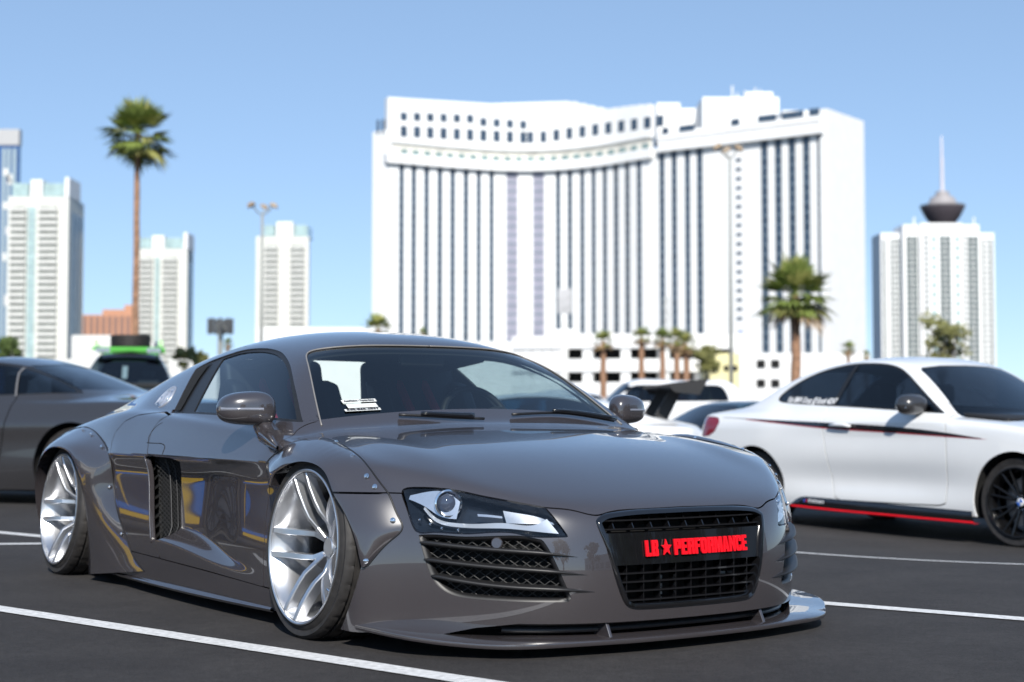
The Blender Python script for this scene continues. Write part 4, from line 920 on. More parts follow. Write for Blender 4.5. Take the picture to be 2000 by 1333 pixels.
def build_car(p, label, O, head, paint, group=None, cat='car', name='parked_car', rim=None, glass=None, wheels=True, mesh=None):
    car = thing(name, label, cat, O, head-math.pi/2, group); sh = CarShape(p); V, N, F = sh.mother(**(mesh or {})); pk = (sh, V, N, F, V[F].mean(1)); kw = dict(shape=pk, car=car)
    wb = p['wb']; rt = p['rt']; cf, cr = (0, rt), (-wb, rt); ar = rt+p.get('gap', .045); win = p['win']; belt = lambda V: np.interp(V[:, 0], *zip(*p['beltline']))
    ws = p['wsh']; rwp = p.get('rwin')
    cuts = [arch(cf, ar), arch(cr, ar)]
    wins_out = [outside(win, XZ, .001)]
    front = lambda V: np.where(V[:, 0] > p['wmid'], sdpoly(YZ(V), ws), 9.)
    rear = (lambda V: np.where(V[:, 0] < p['wmid'], sdpoly(YZ(V), rwp), 9.)) if rwp is not None else None
    glass = glass or DGLASS
    door = p['door']; bot = p.get('bottom', .18)
    hoodx = p['hoodx']; lights = p.get('lights', [])
    ho = [outside(l[2], l[1] and YZ or XZ, 0) if False else (lambda V, l=l: np.where((V[:, 0] > l[3][0]) & (V[:, 0] < l[3][1]), -sdpoly((YZ if l[1] else XZ)(V), l[2]), -9.)) for l in lights]
    hood_f = lambda V: sdpoly(XY(V), p['hood'])
    panel('bonnet', paint, ((hoodx, 9), ANY, (.5, 9)), [hood_f, lambda V: .0-V[:, 2]+p['hoodz'], lambda V: -front(V)]+ho, **kw)
    panel('body', paint, (ANY, ANY, (-1, 9)), cuts+[lambda V: V[:, 2]-belt(V), lambda V: np.where((V[:, 0] > hoodx) & (V[:, 2] > p['hoodz']), -hood_f(V)+.004, -1), outside(door, XZ, .005), lambda V: bot-V[:, 2]]+wins_out+ho, **kw)
    panel('door', paint, ((min(q[0] for q in door)-.1, max(q[0] for q in door)+.1), (.3, 9), ANY), [inside(door, XZ, .005), lambda V: V[:, 2]-belt(V)]+wins_out, 'pair', **kw)
    rf = [lambda V: belt(V)-V[:, 2], lambda V: -front(V)]+wins_out+([lambda V: -rear(V)] if rear else [])
    panel('roof', paint, (ANY, ANY, ANY), rf, **kw)
    panel('windscreen', glass, ((p['wmid'], 9), ANY, ANY), [front, lambda V: belt(V)-.03-V[:, 2]], thick=0, off=-.004, **kw)
    if rear: panel('rear_window', glass, ((-9, p['wmid']), ANY, ANY), [rear, lambda V: belt(V)-.03-V[:, 2]], thick=0, off=-.004, **kw)
    SWN = panel('side_window', glass, (ANY, (.3, 9), ANY), [inside(win, XZ, .012)], 'pair', thick=0, off=-.006, **kw)
    panel('window_frame', BLACKM, (ANY, (.3, 9), ANY), [inside(win, XZ, .0), lambda V: -sdpoly(XZ(V), win)-.014], 'pair', thick=.006, off=-.004, **kw)
    for l in lights: panel(l[0], l[4], (l[3], (.05, 9), ANY), [inside(l[2], YZ if l[1] else XZ, .002)], 'pair', thick=.01, off=-.002, **kw)
    if wheels:
        for s in (-1, 1):
            make_wheel(car, 'front_wheel', 0, p['tw'], rt, s, 1.0, rt, rt-.068, .225, R(20), .06, rim_m=rim or DARKRIM, spokes=plain_spoke, disc=True, nsp=p.get('nsp', 5)); make_wheel(car, 'rear_wheel', -wb, p['tw'], rt, s, 1.0, rt, rt-.068, .235, R(50), .06, rim_m=rim or DARKRIM, spokes=plain_spoke, disc=True, nsp=p.get('nsp', 5))
    for cx in (0, -wb):
        for s in (-1, 1):
            Vv = []; n = 22
            for i in range(n):
                a = R(-20+220*i/(n-1)); 
                for y in (.45, p['tw']+.0): Vv.append((cx+(ar+.012)*math.cos(a), s*y, rt+(ar+.012)*math.sin(a)))
            Vv.append((cx, s*.45, rt)); obj('wheel_well', Vv, grid_faces(n, 2)+[(i*2, i*2+2, 2*n) for i in range(n-1)], VOID, car)
    MB().box((-wb-.55, -.62, bot-.03), (.5, .62, bot+.06)).build('underbody', VOID, car)
    MB().box((-wb+.42, -p['hw']+.06, bot-.01), (-.42, p['hw']-.06, bot+.05)).build('floor_pan', VOID, car)
    bx = p['cab']; CL = MATS['seat_leather']
    for y in (-.36, .36):
        st_ = link('seat', None, car); MB().prism([(bx, .45), (bx-.05, .55), (bx-.42, .55), (bx-.66, p['seat_z']), (bx-.78, p['seat_z']-.01), (bx-.60, .40)], y-.22, y+.22, 'y').build('seat_body', CL, st_, True, bevel=.04); MB().box((bx-.80, y-.12, p['seat_z']+.02), (bx-.68, y+.12, p['seat_z']+.19)).build('headrest', CL, st_, True, bevel=.04)
    MB().prism([(bx+.75, .5), (bx+.75, p['belt']-.06), (bx+.30, p['belt']-.02), (bx+.15, p['belt']-.15), (bx+.2, .5)], -p['hw']+.22, p['hw']-.22, 'y').build('dashboard', MATS['dash_black'], car, True, bevel=.02)
    MB().box((bx-1.3, -p['hw']+.18, .30), (bx+.75, p['hw']-.18, .45)).build('cabin_floor', VOID, car)
    return car, pk
def on_side(pk, pts, off): 
    q = np.array(pts, float); return pk[0].sy(q[:, 0], q[:, 1], off)
def side_strip(name, pk, top, bot, m, car, side=-1, n=40, off=.002):
    a = curve3([(x, z, 0) for x, z in top], n); b = curve3([(x, z, 0) for x, z in bot], n); V = []; 
    for i in range(n):
        for t in (0, .5, 1): V.append((a[i]*(1-t)+b[i]*t)[:2])
    P = on_side(pk, V, off); P[:, 1] *= side; return obj(name, P, grid_faces(n, 3), m, car, True, fix=False)
# white coupe -----------------------------------------------------
WPAINT = mat('white_paint', (.76, .77, .77), .3, 0, 1, .02, noise=.015, nscale=3)
LAMP = mat('lamp_glass', (.35, .37, .40), .08, .4, 1, noise=.1); TAIL = mat('tail_lamp', (.20, .004, .014), .12, 0, 1, noise=.1)
WC = dict(nsp=8, hw=.89, wb=2.69, rt=.32, tw=.862, bottom=.20, belt=.985, h0=[(-3.7, .93), (-3.4, .985), (-3.1, 1.0), (-2.7, 1.0), (-1.5, .99), (-.7, .965), (-.4, .945), (0, .905), (.4, .835), (.65, .755), (.9, .60)],
    roof=[(-3.8, .80), (-3.3, .955), (-2.95, 1.09), (-2.6, 1.265), (-2.25, 1.375), (-1.9, 1.422), (-1.6, 1.430), (-1.3, 1.405), (-1.05, 1.345), (-.6, 1.19)],
    wg=[(-3.8, .50), (-3.2, .62), (-2.8, .715), (-2.4, .775), (-1.9, .80), (-1.3, .81), (-.6, .80)],
    side=[(.10, [(-4, .74), (-3, .82), (-1.3, .83), (.3, .84), (1, .8)]), (.28, [(-4, .78), (-3.2, .85), (-2.69, .875), (-1.9, .868), (-.9, .866), (0, .88), (1, .84)]), (.42, [(-4, .80), (-3.2, .86), (-2.69, .882), (-2.1, .862), (-1.5, .846), (-.9, .850), (0, .884), (1, .845)]), (.58, [(-4, .82), (-3.2, .875), (-2.69, .892), (-1.9, .878), (-.9, .872), (0, .887), (1, .85)]), (.80, [(-4, .80), (-3.2, .865), (-2.69, .882), (-1.9, .872), (-.9, .868), (0, .872), (1, .82)]), (.865, [(-4, .79), (-3.2, .855), (-2.69, .872), (-1.9, .866), (-.9, .862), (0, .86), (1, .80)]), (1.0, [(-4, .70), (-3.2, .77), (-2.69, .80), (-1.9, .815), (-.9, .81), (0, .79), (1, .74)]), (1.2, [(-4, .55), (-2, .68), (1, .62)])],
    ws=(-.535, 1.56, .985, .28), nose=(.80, .16, .14), tail=(-3.63, .10, .16), fan=(.0, .45, -3.30, .50), tfan=-2.9, krx=-2.2, kr=.05, drop=.05, crown=.06, slope=.60,
    win=smooth_loop([(-2.575, 1.096), (-2.45, 1.205), (-2.205, 1.312), (-1.93, 1.366), (-1.65, 1.372), (-1.42, 1.35), (-1.245, 1.296), (-1.02, 1.169), (-.68, .957), (-1.53, 1.004), (-2.465, 1.051)], 5, (8,)),
    door=smooth_loop([(-.655, 1.0), (-.63, .93), (-.605, .60), (-.625, .285), (-.70, .265), (-1.70, .262), (-1.765, .29), (-1.825, .58), (-1.885, .87), (-1.87, 1.05), (-1.4, 1.1), (-.9, 1.1)], 3, (3, 6)), beltline=[(-9, 1.03), (-2.6, 1.05), (-1.5, 1.0), (-.66, .955), (-.4, .935), (.0, .935), (9, .935)],
    wsh=np.array([(-.1, .9), (.74, .9), (.70, .985), (.655, 1.06), (.60, 1.17), (.545, 1.30), (.50, 1.325), (.30, 1.345), (-.1, 1.352)]), rwin=np.array([(-.1, 1.02), (.60, 1.03), (.55, 1.12), (.45, 1.30), (.2, 1.33), (-.1, 1.33)]), wmid=-1.5, hoodx=-.75, hoodz=.60, hood=np.array([(-.66, -.1), (-.70, .3), (-.80, .70), (-.3, .72), (.4, .66), (.70, .45), (.72, -.1)]), cab=-.95, seat_z=1.02,
    lights=[('headlight', True, smooth_loop([(.45, .62), (.60, .70), (.78, .74), (.80, .66), (.62, .60)], 4), (.2, 2), LAMP), ('tail_light', False, smooth_loop([(-3.16, .915), (-3.20, .80), (-3.32, .755), (-3.6, .77), (-3.65, .90), (-3.40, .935)], 3), (-9, -3.0), TAIL)])
WCO, WCH = (4.32, 11.64, -.17), .60
WCAR, WPK = build_car(WC, 'white two-door coupe with black side stripe and black wheels right of the grey sports car', WCO, WCH, WPAINT, 'cars parked on the lot', mesh=dict(nu=240, nf=50, nt=200))
GBLK = BLACKG
side_strip('side_stripe', WPK, [(-3.12, .925), (-2.8, .915), (-2.4, .902), (-1.85, .885), (-1.2, .86), (-.62, .815), (-.28, .775)], [(-3.12, .922), (-2.8, .910), (-2.4, .880), (-1.85, .842), (-1.2, .815), (-.62, .788), (-.28, .772)], GBLK, WCAR, -1)
side_strip('stripe_edge', WPK, [(-2.8, .910), (-2.4, .880), (-1.85, .842), (-1.2, .815), (-.62, .788), (-.24, .769)], [(-2.8, .906), (-2.4, .875), (-1.85, .836), (-1.2, .809), (-.62, .783), (-.24, .767)], mat('stripe_red', (.5, .03, .04), .4, noise=.05), WCAR, -1)
# black skirt with red line
for s in (-1, 1):
    tp = [(-2.245, .215), (-2.16, .262), (-2.02, .275), (-1.5, .262), (-.9, .250), (-.375, .238)]; bt = [(-2.245, .198), (-2.1, .194), (-2.0, .190), (-1.4, .176), (-.9, .168), (-.355, .160)]
    a = curve3([(x, z, 0) for x, z in tp], 30); b = curve3([(x, z, 0) for x, z in bt], 30); V = []; q = np.array([a[i]*(1-t)+b[i]*t for i in range(30) for t in (0, .2, .8, 1)]); ys = np.maximum(WPK[0].sy(q[:, 0], np.maximum(q[:, 1], .22))[:, 1], .82)
    V = [(q[i][0], s*(ys[i]+(.003, .014, .020, .012)[i % 4]), q[i][1]) for i in range(120)]
    sk = obj('side_skirt', V, grid_faces(30, 4), GBLK, WCAR, True, fix=True)
    ys = np.maximum(WPK[0].sy(b[:, 0], np.full(30, .22))[:, 1], .82); V = [(b[i][0], s*(ys[i]+dy), b[i][1]+dz) for i in range(30) for dy, dz in ((.013, .004), (.018, .002), (.018, -.012), (.010, -.015), (-.05, -.012))]
    obj('red_line', V, grid_faces(30, 5), RED, sk, True, fix=True)
T, Ft = text_mesh('Visit BMW Group @ Booth 40247', .055, 0, .0012, 1.0); w = max(v[0] for v in T)-min(v[0] for v in T); k = .60/w
P = on_side(WPK, [(-2.13+v[0]*k+v[1]*.25, 1.064-.035*(v[0]*k)+v[1]*1.25) for v in T], .004); P[:, 1] *= -1; obj('window_lettering', P, Ft, WHITE, WCAR)
T, Ft = text_mesh('M Performance', .045, 0, .001, 1.0); k = .17/(max(v[0] for v in T)-min(v[0] for v in T))
obj('skirt_lettering', [(-1.93+v[0]*k, -.905, .243+v[1]) for v in T], Ft, WHITE, WCAR)
for i_, c_ in enumerate(((.02, .09, .5), (.01, .02, .2), (.6, .01, .02))): obj('skirt_badge', [(-2.075+.014*i_+a_*.012+b_*.006, -.905, .232+b_*.022) for a_, b_ in ((0, 0), (1, 0), (1, 1), (0, 1))], [(0, 1, 2, 3)], mat('badge_tick_%d' % i_, c_, .4, noise=.03), WCAR)
CARB = mat('carbon_cap', (.03, .03, .032), .25, 0, 1, noise=.3, nscale=150)
def simple_mirror(car, x, y, z, m1, sc=1.0):
    for s in (-1, 1):
        mr = link('mirror', None, car); V = []; nn = 16; n = 14
        for i in range(n):
            t = i/(n-1); e = max(.03, 1-abs(2*t-1)**3)**.45
            for k in range(nn):
                a = 2*math.pi*k/nn; V.append((x+(.075*e*math.cos(a)*(1 if math.cos(a) > 0 else .7)+.03*t)*sc, s*(y-.20*t*sc), z+.065*e*math.sin(a)*sc))
        obj('mirror_housing', V, [(i*nn+k, (i+1)*nn+k, (i+1)*nn+(k+1) % nn, i*nn+(k+1) % nn) for i in range(n-1) for k in range(nn)]+[tuple(range(nn)), tuple(range(n*nn-1, (n-1)*nn-1, -1))], m1, mr, True, fix=True)
        MB().tube([(x+.02, s*(y-.17*sc), z-.045), (x+.05, s*(y-.26*sc), z-.06)], .022, 8).build('mirror_arm', BLACKM, mr, True)
        MB().tube([(x+.055, s*(y-.02), z-.022), (x+.062, s*(y-.08), z-.024), (x+.060, s*(y-.13), z-.024)], .010, 6).build('mirror_chrome', CHROME, mr, True)
simple_mirror(WCAR, -.95, 1.02, 1.025, CARB, 1.25)
side_strip('window_pillar', WPK, [(-1.87, 1.02), (-1.82, 1.36)], [(-1.82, 1.02), (-1.78, 1.36)], BLACKM, WCAR, -1, 8, .001)
P = on_side(WPK, [(-1.78, .862), (-1.70, .866), (-1.62, .864), (-1.55, .856)], .028); P[:, 1] *= -1; MB().tube(P, [.010, .016, .016, .010], 8).build('door_handle', WPAINT, WCAR, True)
V = [(-.535-1.56*(z-.985)-.28*y*y-.035, y, z) for y, z in ((-.30, 1.02), (-.20, 1.02), (-.20, 1.15), (-.30, 1.15))]
obj('paper_pass', V, [(0, 1, 2, 3)], PAPER, WCAR)
for s in (-1, 1):
    for cx in (0, -2.69):
        hb = MB().lathe([(.0, .004), (.028, .004), (.030, 0), (.030, -.02)], 24, 'y', (cx, 0, .32)); hb.V = [(v[0], s*(.862+v[1]*1-.050), v[2]) for v in hb.V]; ho_ = hb.build('hub_badge', mat('badge_white', (.7, .72, .75), .3, noise=.02), WCAR, True)
        for q in (0, 2):
            n = 6; Vv = [(cx, s*.8175, .32)]+[(cx+.027*math.cos(R(90*q+90*i/n)), s*.8175, .32+.027*math.sin(R(90*q+90*i/n))) for i in range(n+1)]; obj('badge_quarter', Vv, [tuple([0, i+1, i+2]) for i in range(n)], mat('badge_blue', (.02, .12, .5), .3, noise=.02), ho_)
kw_ = dict(shape=WPK, car=WCAR)
panel('kidney_grille', BLACKG, ((.4, 9), (.0, 9), ANY), [inside(smooth_loop([(.03, .57), (.03, .69), (.16, .70), (.22, .67), (.17, .57)], 3), YZ)], 'pair', thick=.01, off=.004, **kw_); panel('lower_intake', BLACKM, ((.3, 9), ANY, ANY), [inside(np.array([(-.1, .26), (.55, .26), (.60, .34), (.50, .40), (-.1, .38)]), YZ)], thick=.01, off=.003, **kw_)
RC = mat('red_caliper', (.45, .01, .02), .35, noise=.05)
for w_ in [c for c in WCAR.children if 'wheel' in c.name and 'well' not in c.name]:
    for c in w_.children:
        if c.name.startswith('brake_caliper'): c.data.materials[0] = RC
# dark grey fastback on the left -----------------------------------
GUN = mat('gunmetal_paint', (.055, .054, .058), .25, .5, 1, .03, noise=.05, nscale=400)
FB = dict(WC); FB.update(hw=.955, wb=2.72, rt=.335, tw=.93, bottom=.13, belt=.92, h0=[(-4.1, .86), (-3.7, .90), (-3.4, .92), (-2.7, .93), (-1.5, .93), (-.6, .91), (0, .87), (.4, .80), (.7, .72), (1, .55)],
    roof=[(-4.2, .60), (-3.7, .71), (-3.3, .82), (-2.9, .935), (-2.55, 1.055), (-2.2, 1.18), (-1.9, 1.27), (-1.5, 1.315), (-1.2, 1.25), (-.6, 1.02)], wg=[(-4.2, .52), (-3.4, .66), (-2.9, .74), (-2.4, .80), (-1.6, .83), (-.6, .82)],
    side=[(.10, [(-4.2, .80), (-2.7, .90), (-1.3, .88), (1, .86)]), (.30, [(-4.2, .86), (-3.4, .93), (-2.72, .952), (-1.9, .925), (-.9, .92), (0, .94), (1, .9)]), (.58, [(-4.2, .88), (-3.4, .945), (-2.72, .957), (-1.9, .93), (-.9, .925), (0, .945), (1, .9)]), (.74, [(-4.2, .87), (-3.4, .94), (-2.72, .955), (-1.9, .925), (-.9, .92), (0, .93), (1, .88)]), (.80, [(-4.2, .85), (-3.4, .915), (-2.72, .930), (-1.9, .895), (-.9, .90), (0, .91), (1, .85)]), (.95, [(-4.2, .74), (-3.4, .80), (-2.72, .83), (-1.9, .83), (-.9, .83), (0, .82), (1, .78)]), (1.2, [(-4.2, .55), (-2, .66), (1, .6)])],
    ws=(-.60, 1.75, .92, .26), nose=(.92, .18, .12), tail=(-3.82, .06, .14), fan=(.1, .5, -3.5, .48), tfan=-3.1, krx=-2.6, kr=.05, win=smooth_loop([(-2.62, .965), (-2.5, 1.03), (-2.2, 1.145), (-1.9, 1.225), (-1.55, 1.24), (-1.25, 1.18), (-.95, 1.05), (-.72, .925), (-1.5, .935)], 5, (0, 7)),
    door=smooth_loop([(-.70, 1.0), (-.66, .85), (-.64, .5), (-.66, .22), (-.8, .20), (-1.85, .20), (-1.95, .25), (-2.02, .6), (-2.06, .85), (-2.05, 1.0), (-1.5, 1.05)], 3, (3, 5)), beltline=[(-9, .96), (-2.6, .965), (-1.5, .932), (-.7, .915), (-.4, .91), (9, .91)], wsh=np.array([(-.1, .8), (.78, .8), (.74, .92), (.66, 1.05), (.58, 1.19), (.3, 1.23), (-.1, 1.235)]), rwin=np.array([(-.1, 1.0), (.58, 1.0), (.55, 1.1), (.48, 1.22), (-.1, 1.25)]), wmid=-1.7,
    hood=np.array([(-.60, -.1), (-.68, .4), (-.72, .74), (-.3, .76), (.4, .72), (.78, .5), (.82, -.1)]), lights=[('headlight', True, smooth_loop([(.5, .60), (.62, .68), (.84, .72), (.86, .64), (.66, .59)], 4), (.3, 2), LAMP)]+[('tail_light', True, np.array([(y, .70), (y+.09, .70), (y+.09, .86), (y, .86)]), (-9, -3.3), TAIL) for y in (.42, .54, .66)], cab=-1.0, seat_z=.95)
FCAR, FPK = build_car(FB, 'dark grey metallic fastback coupe at the left edge behind the grey sports car', (-6.06, 15.02, 0), R(252), GUN, 'cars parked on the lot')
V, F = [], []
side_strip('window_divider', FPK, [(-2.07, .94), (-1.98, 1.20)], [(-2.05, .94), (-1.96, 1.20)], mat('divider_grey', (.12, .12, .125), .4, noise=.1), FCAR, 1, 6, .004)
# white racing coupe with a big wing, far side ---------------------
WHT = mat('plain_white_paint', (.72, .73, .74), .35, 0, 1, .05, noise=.03)
RS = dict(WC); RS.update(roof=[(-3.8, .70), (-3.3, .90), (-2.95, 1.03), (-2.6, 1.15), (-2.25, 1.22), (-1.9, 1.25), (-1.6, 1.25), (-1.3, 1.21), (-1.05, 1.13), (-.6, .95)], belt=.86, h0=[(a, b-.12) for a, b in WC['h0']], wg=WC['wg'], ws=(-.535, 1.7, .86, .28), win=WC['win']*np.array([1, .80])+np.array([0, .105]), beltline=[(a, b*.80+.105) for a, b in WC['beltline']], wsh=WC['wsh']*np.array([1, .80])+np.array([0, .085]), rwin=WC['rwin']*np.array([1, .8])+np.array([0, .09]), door=WC['door']*np.array([1, .86])+np.array([0, .03]), hoodz=.52, seat_z=.90, lights=WC['lights'][:1])
BLUEG = glass_mat('blue_glass', (.10, .22, .32), 1.5)
WX = build_car(RS, 'white low coupe with tall black rear wing behind the far mirror of the sports car', (-1.52, 17.6, -.10), R(-86), WHT, 'cars parked on the lot', glass=BLUEG)[0]
WX.scale = (1, 1, .90)
WG = link('rear_wing', None, WX)
prof = [(-3.55, 1.30), (-3.30, 1.34), (-3.15, 1.32), (-3.30, 1.30)]
MB().prism(prof, -.86, .86, 'y').build('wing_plane', BLACKM, WG)
for s in (-1, 1):
    MB().prism([(-3.62, 1.42), (-3.52, 1.22), (-3.25, 1.25), (-3.15, 1.35)], s*.86, s*.875, 'y').build('end_plate', BLACKM, WG); MB().prism([(-3.42, 1.31), (-3.28, 1.31), (-3.05, .90), (-3.22, .88)], s*.42, s*.44, 'y').build('wing_stay', BLACKM, WG)
# teal hatchback, red hatchback, white sedan
TEAL = mat('teal_paint', (.012, .035, .050), .3, 0, 1, .05, noise=.05); REDP = mat('far_red_paint', (.45, .03, .04), .35, 0, 1, noise=.05)
build_car(WC, 'dark teal car half hidden between white winged coupe and white striped coupe', (2.16, 23.3, -.17), R(-60), TEAL, 'cars parked on the lot')[0].scale = (1, 1, .82)
build_car(WC, 'red car far off, only its roof showing above the dark teal car', (6.75, 50.0, -.02), R(80), REDP, 'cars parked on the lot', wheels=False, mesh=dict(nu=80, nf=24, nt=70))
build_car(WC, 'white car with dark windscreen left of the tall white off-roader', (1.45, 28.3, -.17), R(15), WHT, 'cars parked on the lot', wheels=False, mesh=dict(nu=80, nf=24, nt=70))
# white pickup and dark off-roader: tall boxy bodies
PU = dict(WC); PU.update(hw=.96, wb=3.4, rt=.40, tw=.90, gap=.08, bottom=.42, belt=1.28, h0=[(-4.9, 1.22), (-4.5, 1.25), (-2.6, 1.25), (-.7, 1.22), (0, 1.20), (.6, 1.12), (.95, 1.0)], roof=[(-3.2, .9), (-2.75, 1.40), (-2.6, 1.72), (-2.3, 1.85), (-1.6, 1.88), (-1.1, 1.84), (-.8, 1.70), (-.4, 1.4)], wg=[(-5, .80), (-2, .86), (-.4, .84)],
    side=[(.35, [(-5, .88), (-1, .90), (1, .88)]), (.6, [(-5, .94), (-1, .95), (1, .93)]), (1.0, [(-5, .95), (-1, .955), (1, .93)]), (1.2, [(-5, .93), (-1, .94), (1, .9)]), (1.5, [(-5, .85), (-1, .86), (1, .8)])], ws=(-.35, 1.05, 1.22, .15), nose=(.95, .08, .12), tail=(-4.6, .02, .08), fan=(.2, .55, -4.2, .75), tfan=-3.9, krx=-3.2, kr=.01, crown=.05, slope=.38, nlean=.05, tlean=.01,
    win=smooth_loop([(-2.50, 1.28), (-2.42, 1.66), (-2.2, 1.72), (-1.2, 1.72), (-1.0, 1.66), (-.62, 1.27)], 3, (0, 5)), door=smooth_loop([(-.55, 1.3), (-.52, .9), (-.55, .5), (-.7, .46), (-1.4, .46), (-1.5, .5), (-1.5, 1.5)], 2), beltline=[(-9, 1.25), (-2.6, 1.26), (-.62, 1.25), (-.4, 1.22), (9, 1.22)], wsh=np.array([(-.1, 1.1), (.82, 1.1), (.80, 1.25), (.70, 1.66), (.5, 1.76), (-.1, 1.78)]), rwin=np.array([(-.1, 1.35), (.6, 1.35), (.55, 1.68), (-.1, 1.70)]), wmid=-1.8, hoodx=-.6, hoodz=.9, hood=np.array([(-.36, -.1), (-.44, .6), (-.46, .78), (.3, .78), (.80, .66), (.84, -.1)]), lights=[('headlight', True, np.array([(.60, .85), (.90, .85), (.90, 1.02), (.60, 1.02)]), (.3, 2), LAMP)], cab=-.95, seat_z=1.35)
BLK = mat('black_paint', (.010, .011, .014), .25, 0, 1, .05, noise=.05)
SU = dict(PU); SU.update(wb=2.8, roof=[(-4.6, 1.0), (-4.0, 1.5), (-3.7, 1.78), (-3.2, 1.86), (-1.6, 1.88), (-1.1, 1.84), (-.8, 1.70), (-.4, 1.4)], tail=(-3.9, .02, .08), fan=(.2, .55, -3.5, .75), tfan=-3.2, rwin=None, win=smooth_loop([(-3.55, 1.30), (-3.4, 1.66), (-3.1, 1.72), (-1.2, 1.72), (-1.0, 1.66), (-.62, 1.27)], 3, (0, 5)))
build_car(SU, 'tall white off-roader beyond the winged white coupe, before the parking garage', (1.95, 40.0, -.17), R(-82), WHT, 'cars parked on the lot', cat='off-roader', name='off_roader', mesh=dict(nu=120, nf=30, nt=100))
SUV = build_car(SU, 'black off-roader with bright green roof rack and spare tyre facing the camera', (-7.42, 29.8, .16), R(11), BLK, 'cars parked on the lot', cat='off-roader', name='off_roader', mesh=dict(nu=120, nf=30, nt=100), glass=GLASS)[0]
GREEN = mat('rack_green', (.08, .42, .05), .4, noise=.05)
RK = link('roof_rack', None, SUV)
for y in (-.60, .60): MB().box((-2.6, y-.03, 1.92), (-.95, y+.03, 1.99)).build('rack_rail', GREEN, RK)
for x in (-.97, -1.5, -2.05, -2.6): MB().box((x-.03, -.66, 1.90), (x+.03, .66, 1.965)).build('rack_bar', GREEN, RK)
MB().box((-.96, -.70, 1.90), (-.90, .70, 1.955)).build('wind_deflector', GREEN, RK)
for s in (-1, 1):
    MB().prism([(-.95, 1.98), (-.90, 1.98), (-.93, 2.10)], s*.58, s*.66, 'y').build('rack_corner', GREEN, RK); 
    for k in range(3): MB().lathe([(.0, .06), (.05, .06), (.055, .02), (.04, -.02)], 14, 'x', (-.91, s*(.40+.09*k), 1.90)).build('rack_lamp', LAMP, RK)
V, F = tyre_mesh(.40, .22, .27, 96); V = np.array([(v[0]-1.75, v[2], v[1]+2.11) for v in V]); obj('spare_tyre', V, F, RUBBER, RK, True, fix=True); MB().lathe([(.0, 2.10), (.20, 2.10), (.22, 2.2), (.22, 2.0)], 24, 'z', (-1.75, 0, 0)).build('spare_rim', DARKRIM, RK)
V = [(-.35-1.05*(z-1.22)-.03, y, z) for y, z in ((-.10, 1.33), (.0, 1.33), (.0, 1.58), (-.10, 1.58))]; obj('paper_pass', V, [(0, 1, 2, 3)], PAPER, SUV)
# liveried coupe parked on the left, seen mirrored in the grey door
NAVYP = mat('navy_paint', (.010, .012, .030), .3, 0, 1, .02, noise=.05); YEL = mat('livery_yellow', (.80, .50, .01), .35, 0, .5, noise=.02); BLU = mat('livery_blue', (.01, .13, .50), .35, 0, .5, noise=.02)
LCAR, LPK = build_car(WC, 'navy coupe with blue and yellow stripes mirrored in the grey door, left of the frame', (-7.05, 8.35, 0), R(-45), NAVYP, 'cars parked on the lot')
side_strip('yellow_stripe', LPK, [(-.39, .60), (-.6, .45), (-1.2, .34), (-2.2, .28)], [(-.40, .26), (-.6, .25), (-1.2, .24), (-2.2, .23)], YEL, LCAR, 1)
side_strip('blue_stripe', LPK, [(.40, .84), (.10, .84), (-.35, .62), (-1.2, .42), (-2.25, .34)], [(.42, .76), (.10, .74), (-.30, .66), (-.6, .455), (-1.2, .345), (-2.25, .285)], BLU, LCAR, 1)
side_strip('yellow_stripe', LPK, [(.50, .755), (.10, .735), (-.26, .67)], [(.50, .72), (.10, .695), (-.26, .64)], YEL, LCAR, 1, 14)
side_strip('yellow_stripe', LPK, [(-2.15, .50), (-2.3, .78), (-2.69, .86), (-3.2, .80)], [(-2.10, .30), (-2.35, .70), (-2.69, .735), (-3.1, .70)], YEL, LCAR, 1)
side_strip('blue_stripe', LPK, [(-1.9, .60), (-2.2, .92), (-2.69, .97), (-3.2, .92)], [(-2.10, .50), (-2.3, .785), (-2.69, .865), (-3.2, .805)], BLU, LCAR, 1)
n = 16; P = on_side(LPK, [(-1.15+.07*math.cos(2*math.pi*i/n), .62+.07*math.sin(2*math.pi*i/n)) for i in range(n)], .003); obj('door_roundel', P, [tuple(range(n))], YEL, LCAR)
# ---------------------------------------------------------------- the skyline
FPX = CAM_LENS/36*2000
def at(px, py, Y):
    """point at depth Y on the line of sight through a photograph pixel (2000 x 1333)"""
    a, b = (px-1000)/FPX, -(py-666.5)/FPX; c, s = math.cos(CAM_PITCH), math.sin(CAM_PITCH); d = (a, c-s*b, s+c*b); return Vector((d[0]/d[1]*Y, Y, CAM_H+d[2]/d[1]*Y))
STUCCO = mat('white_stucco', (.80, .80, .79), .8, noise=.03, nscale=.3); STUC2 = mat('pale_stucco', (.66, .66, .63), .8, noise=.05, nscale=.2)
WGL = mat('tower_glass', (.045, .07, .105), .12, 0, .3, noise=.25, nscale=.35); GALG = mat('gallery_glass', (.16, .24, .24), .3, noise=.2, nscale=.3); TEALG = mat('teal_glass', (.36, .48, .47), .15, 0, .3, noise=.2, nscale=.3); HMULL = mat('hotel_mullion', (.16, .21, .25), .5, noise=.1); MULL = mat('mullion', (.30, .38, .42), .5, noise=.1); RECESS = mat('recess', (.26, .28, .25), .7, noise=.3, nscale=.4); LILACG = mat('lilac_glass', (.34, .33, .40), .2, noise=.1, nscale=.2)  # lilac glass is for the two wide hotel window strips
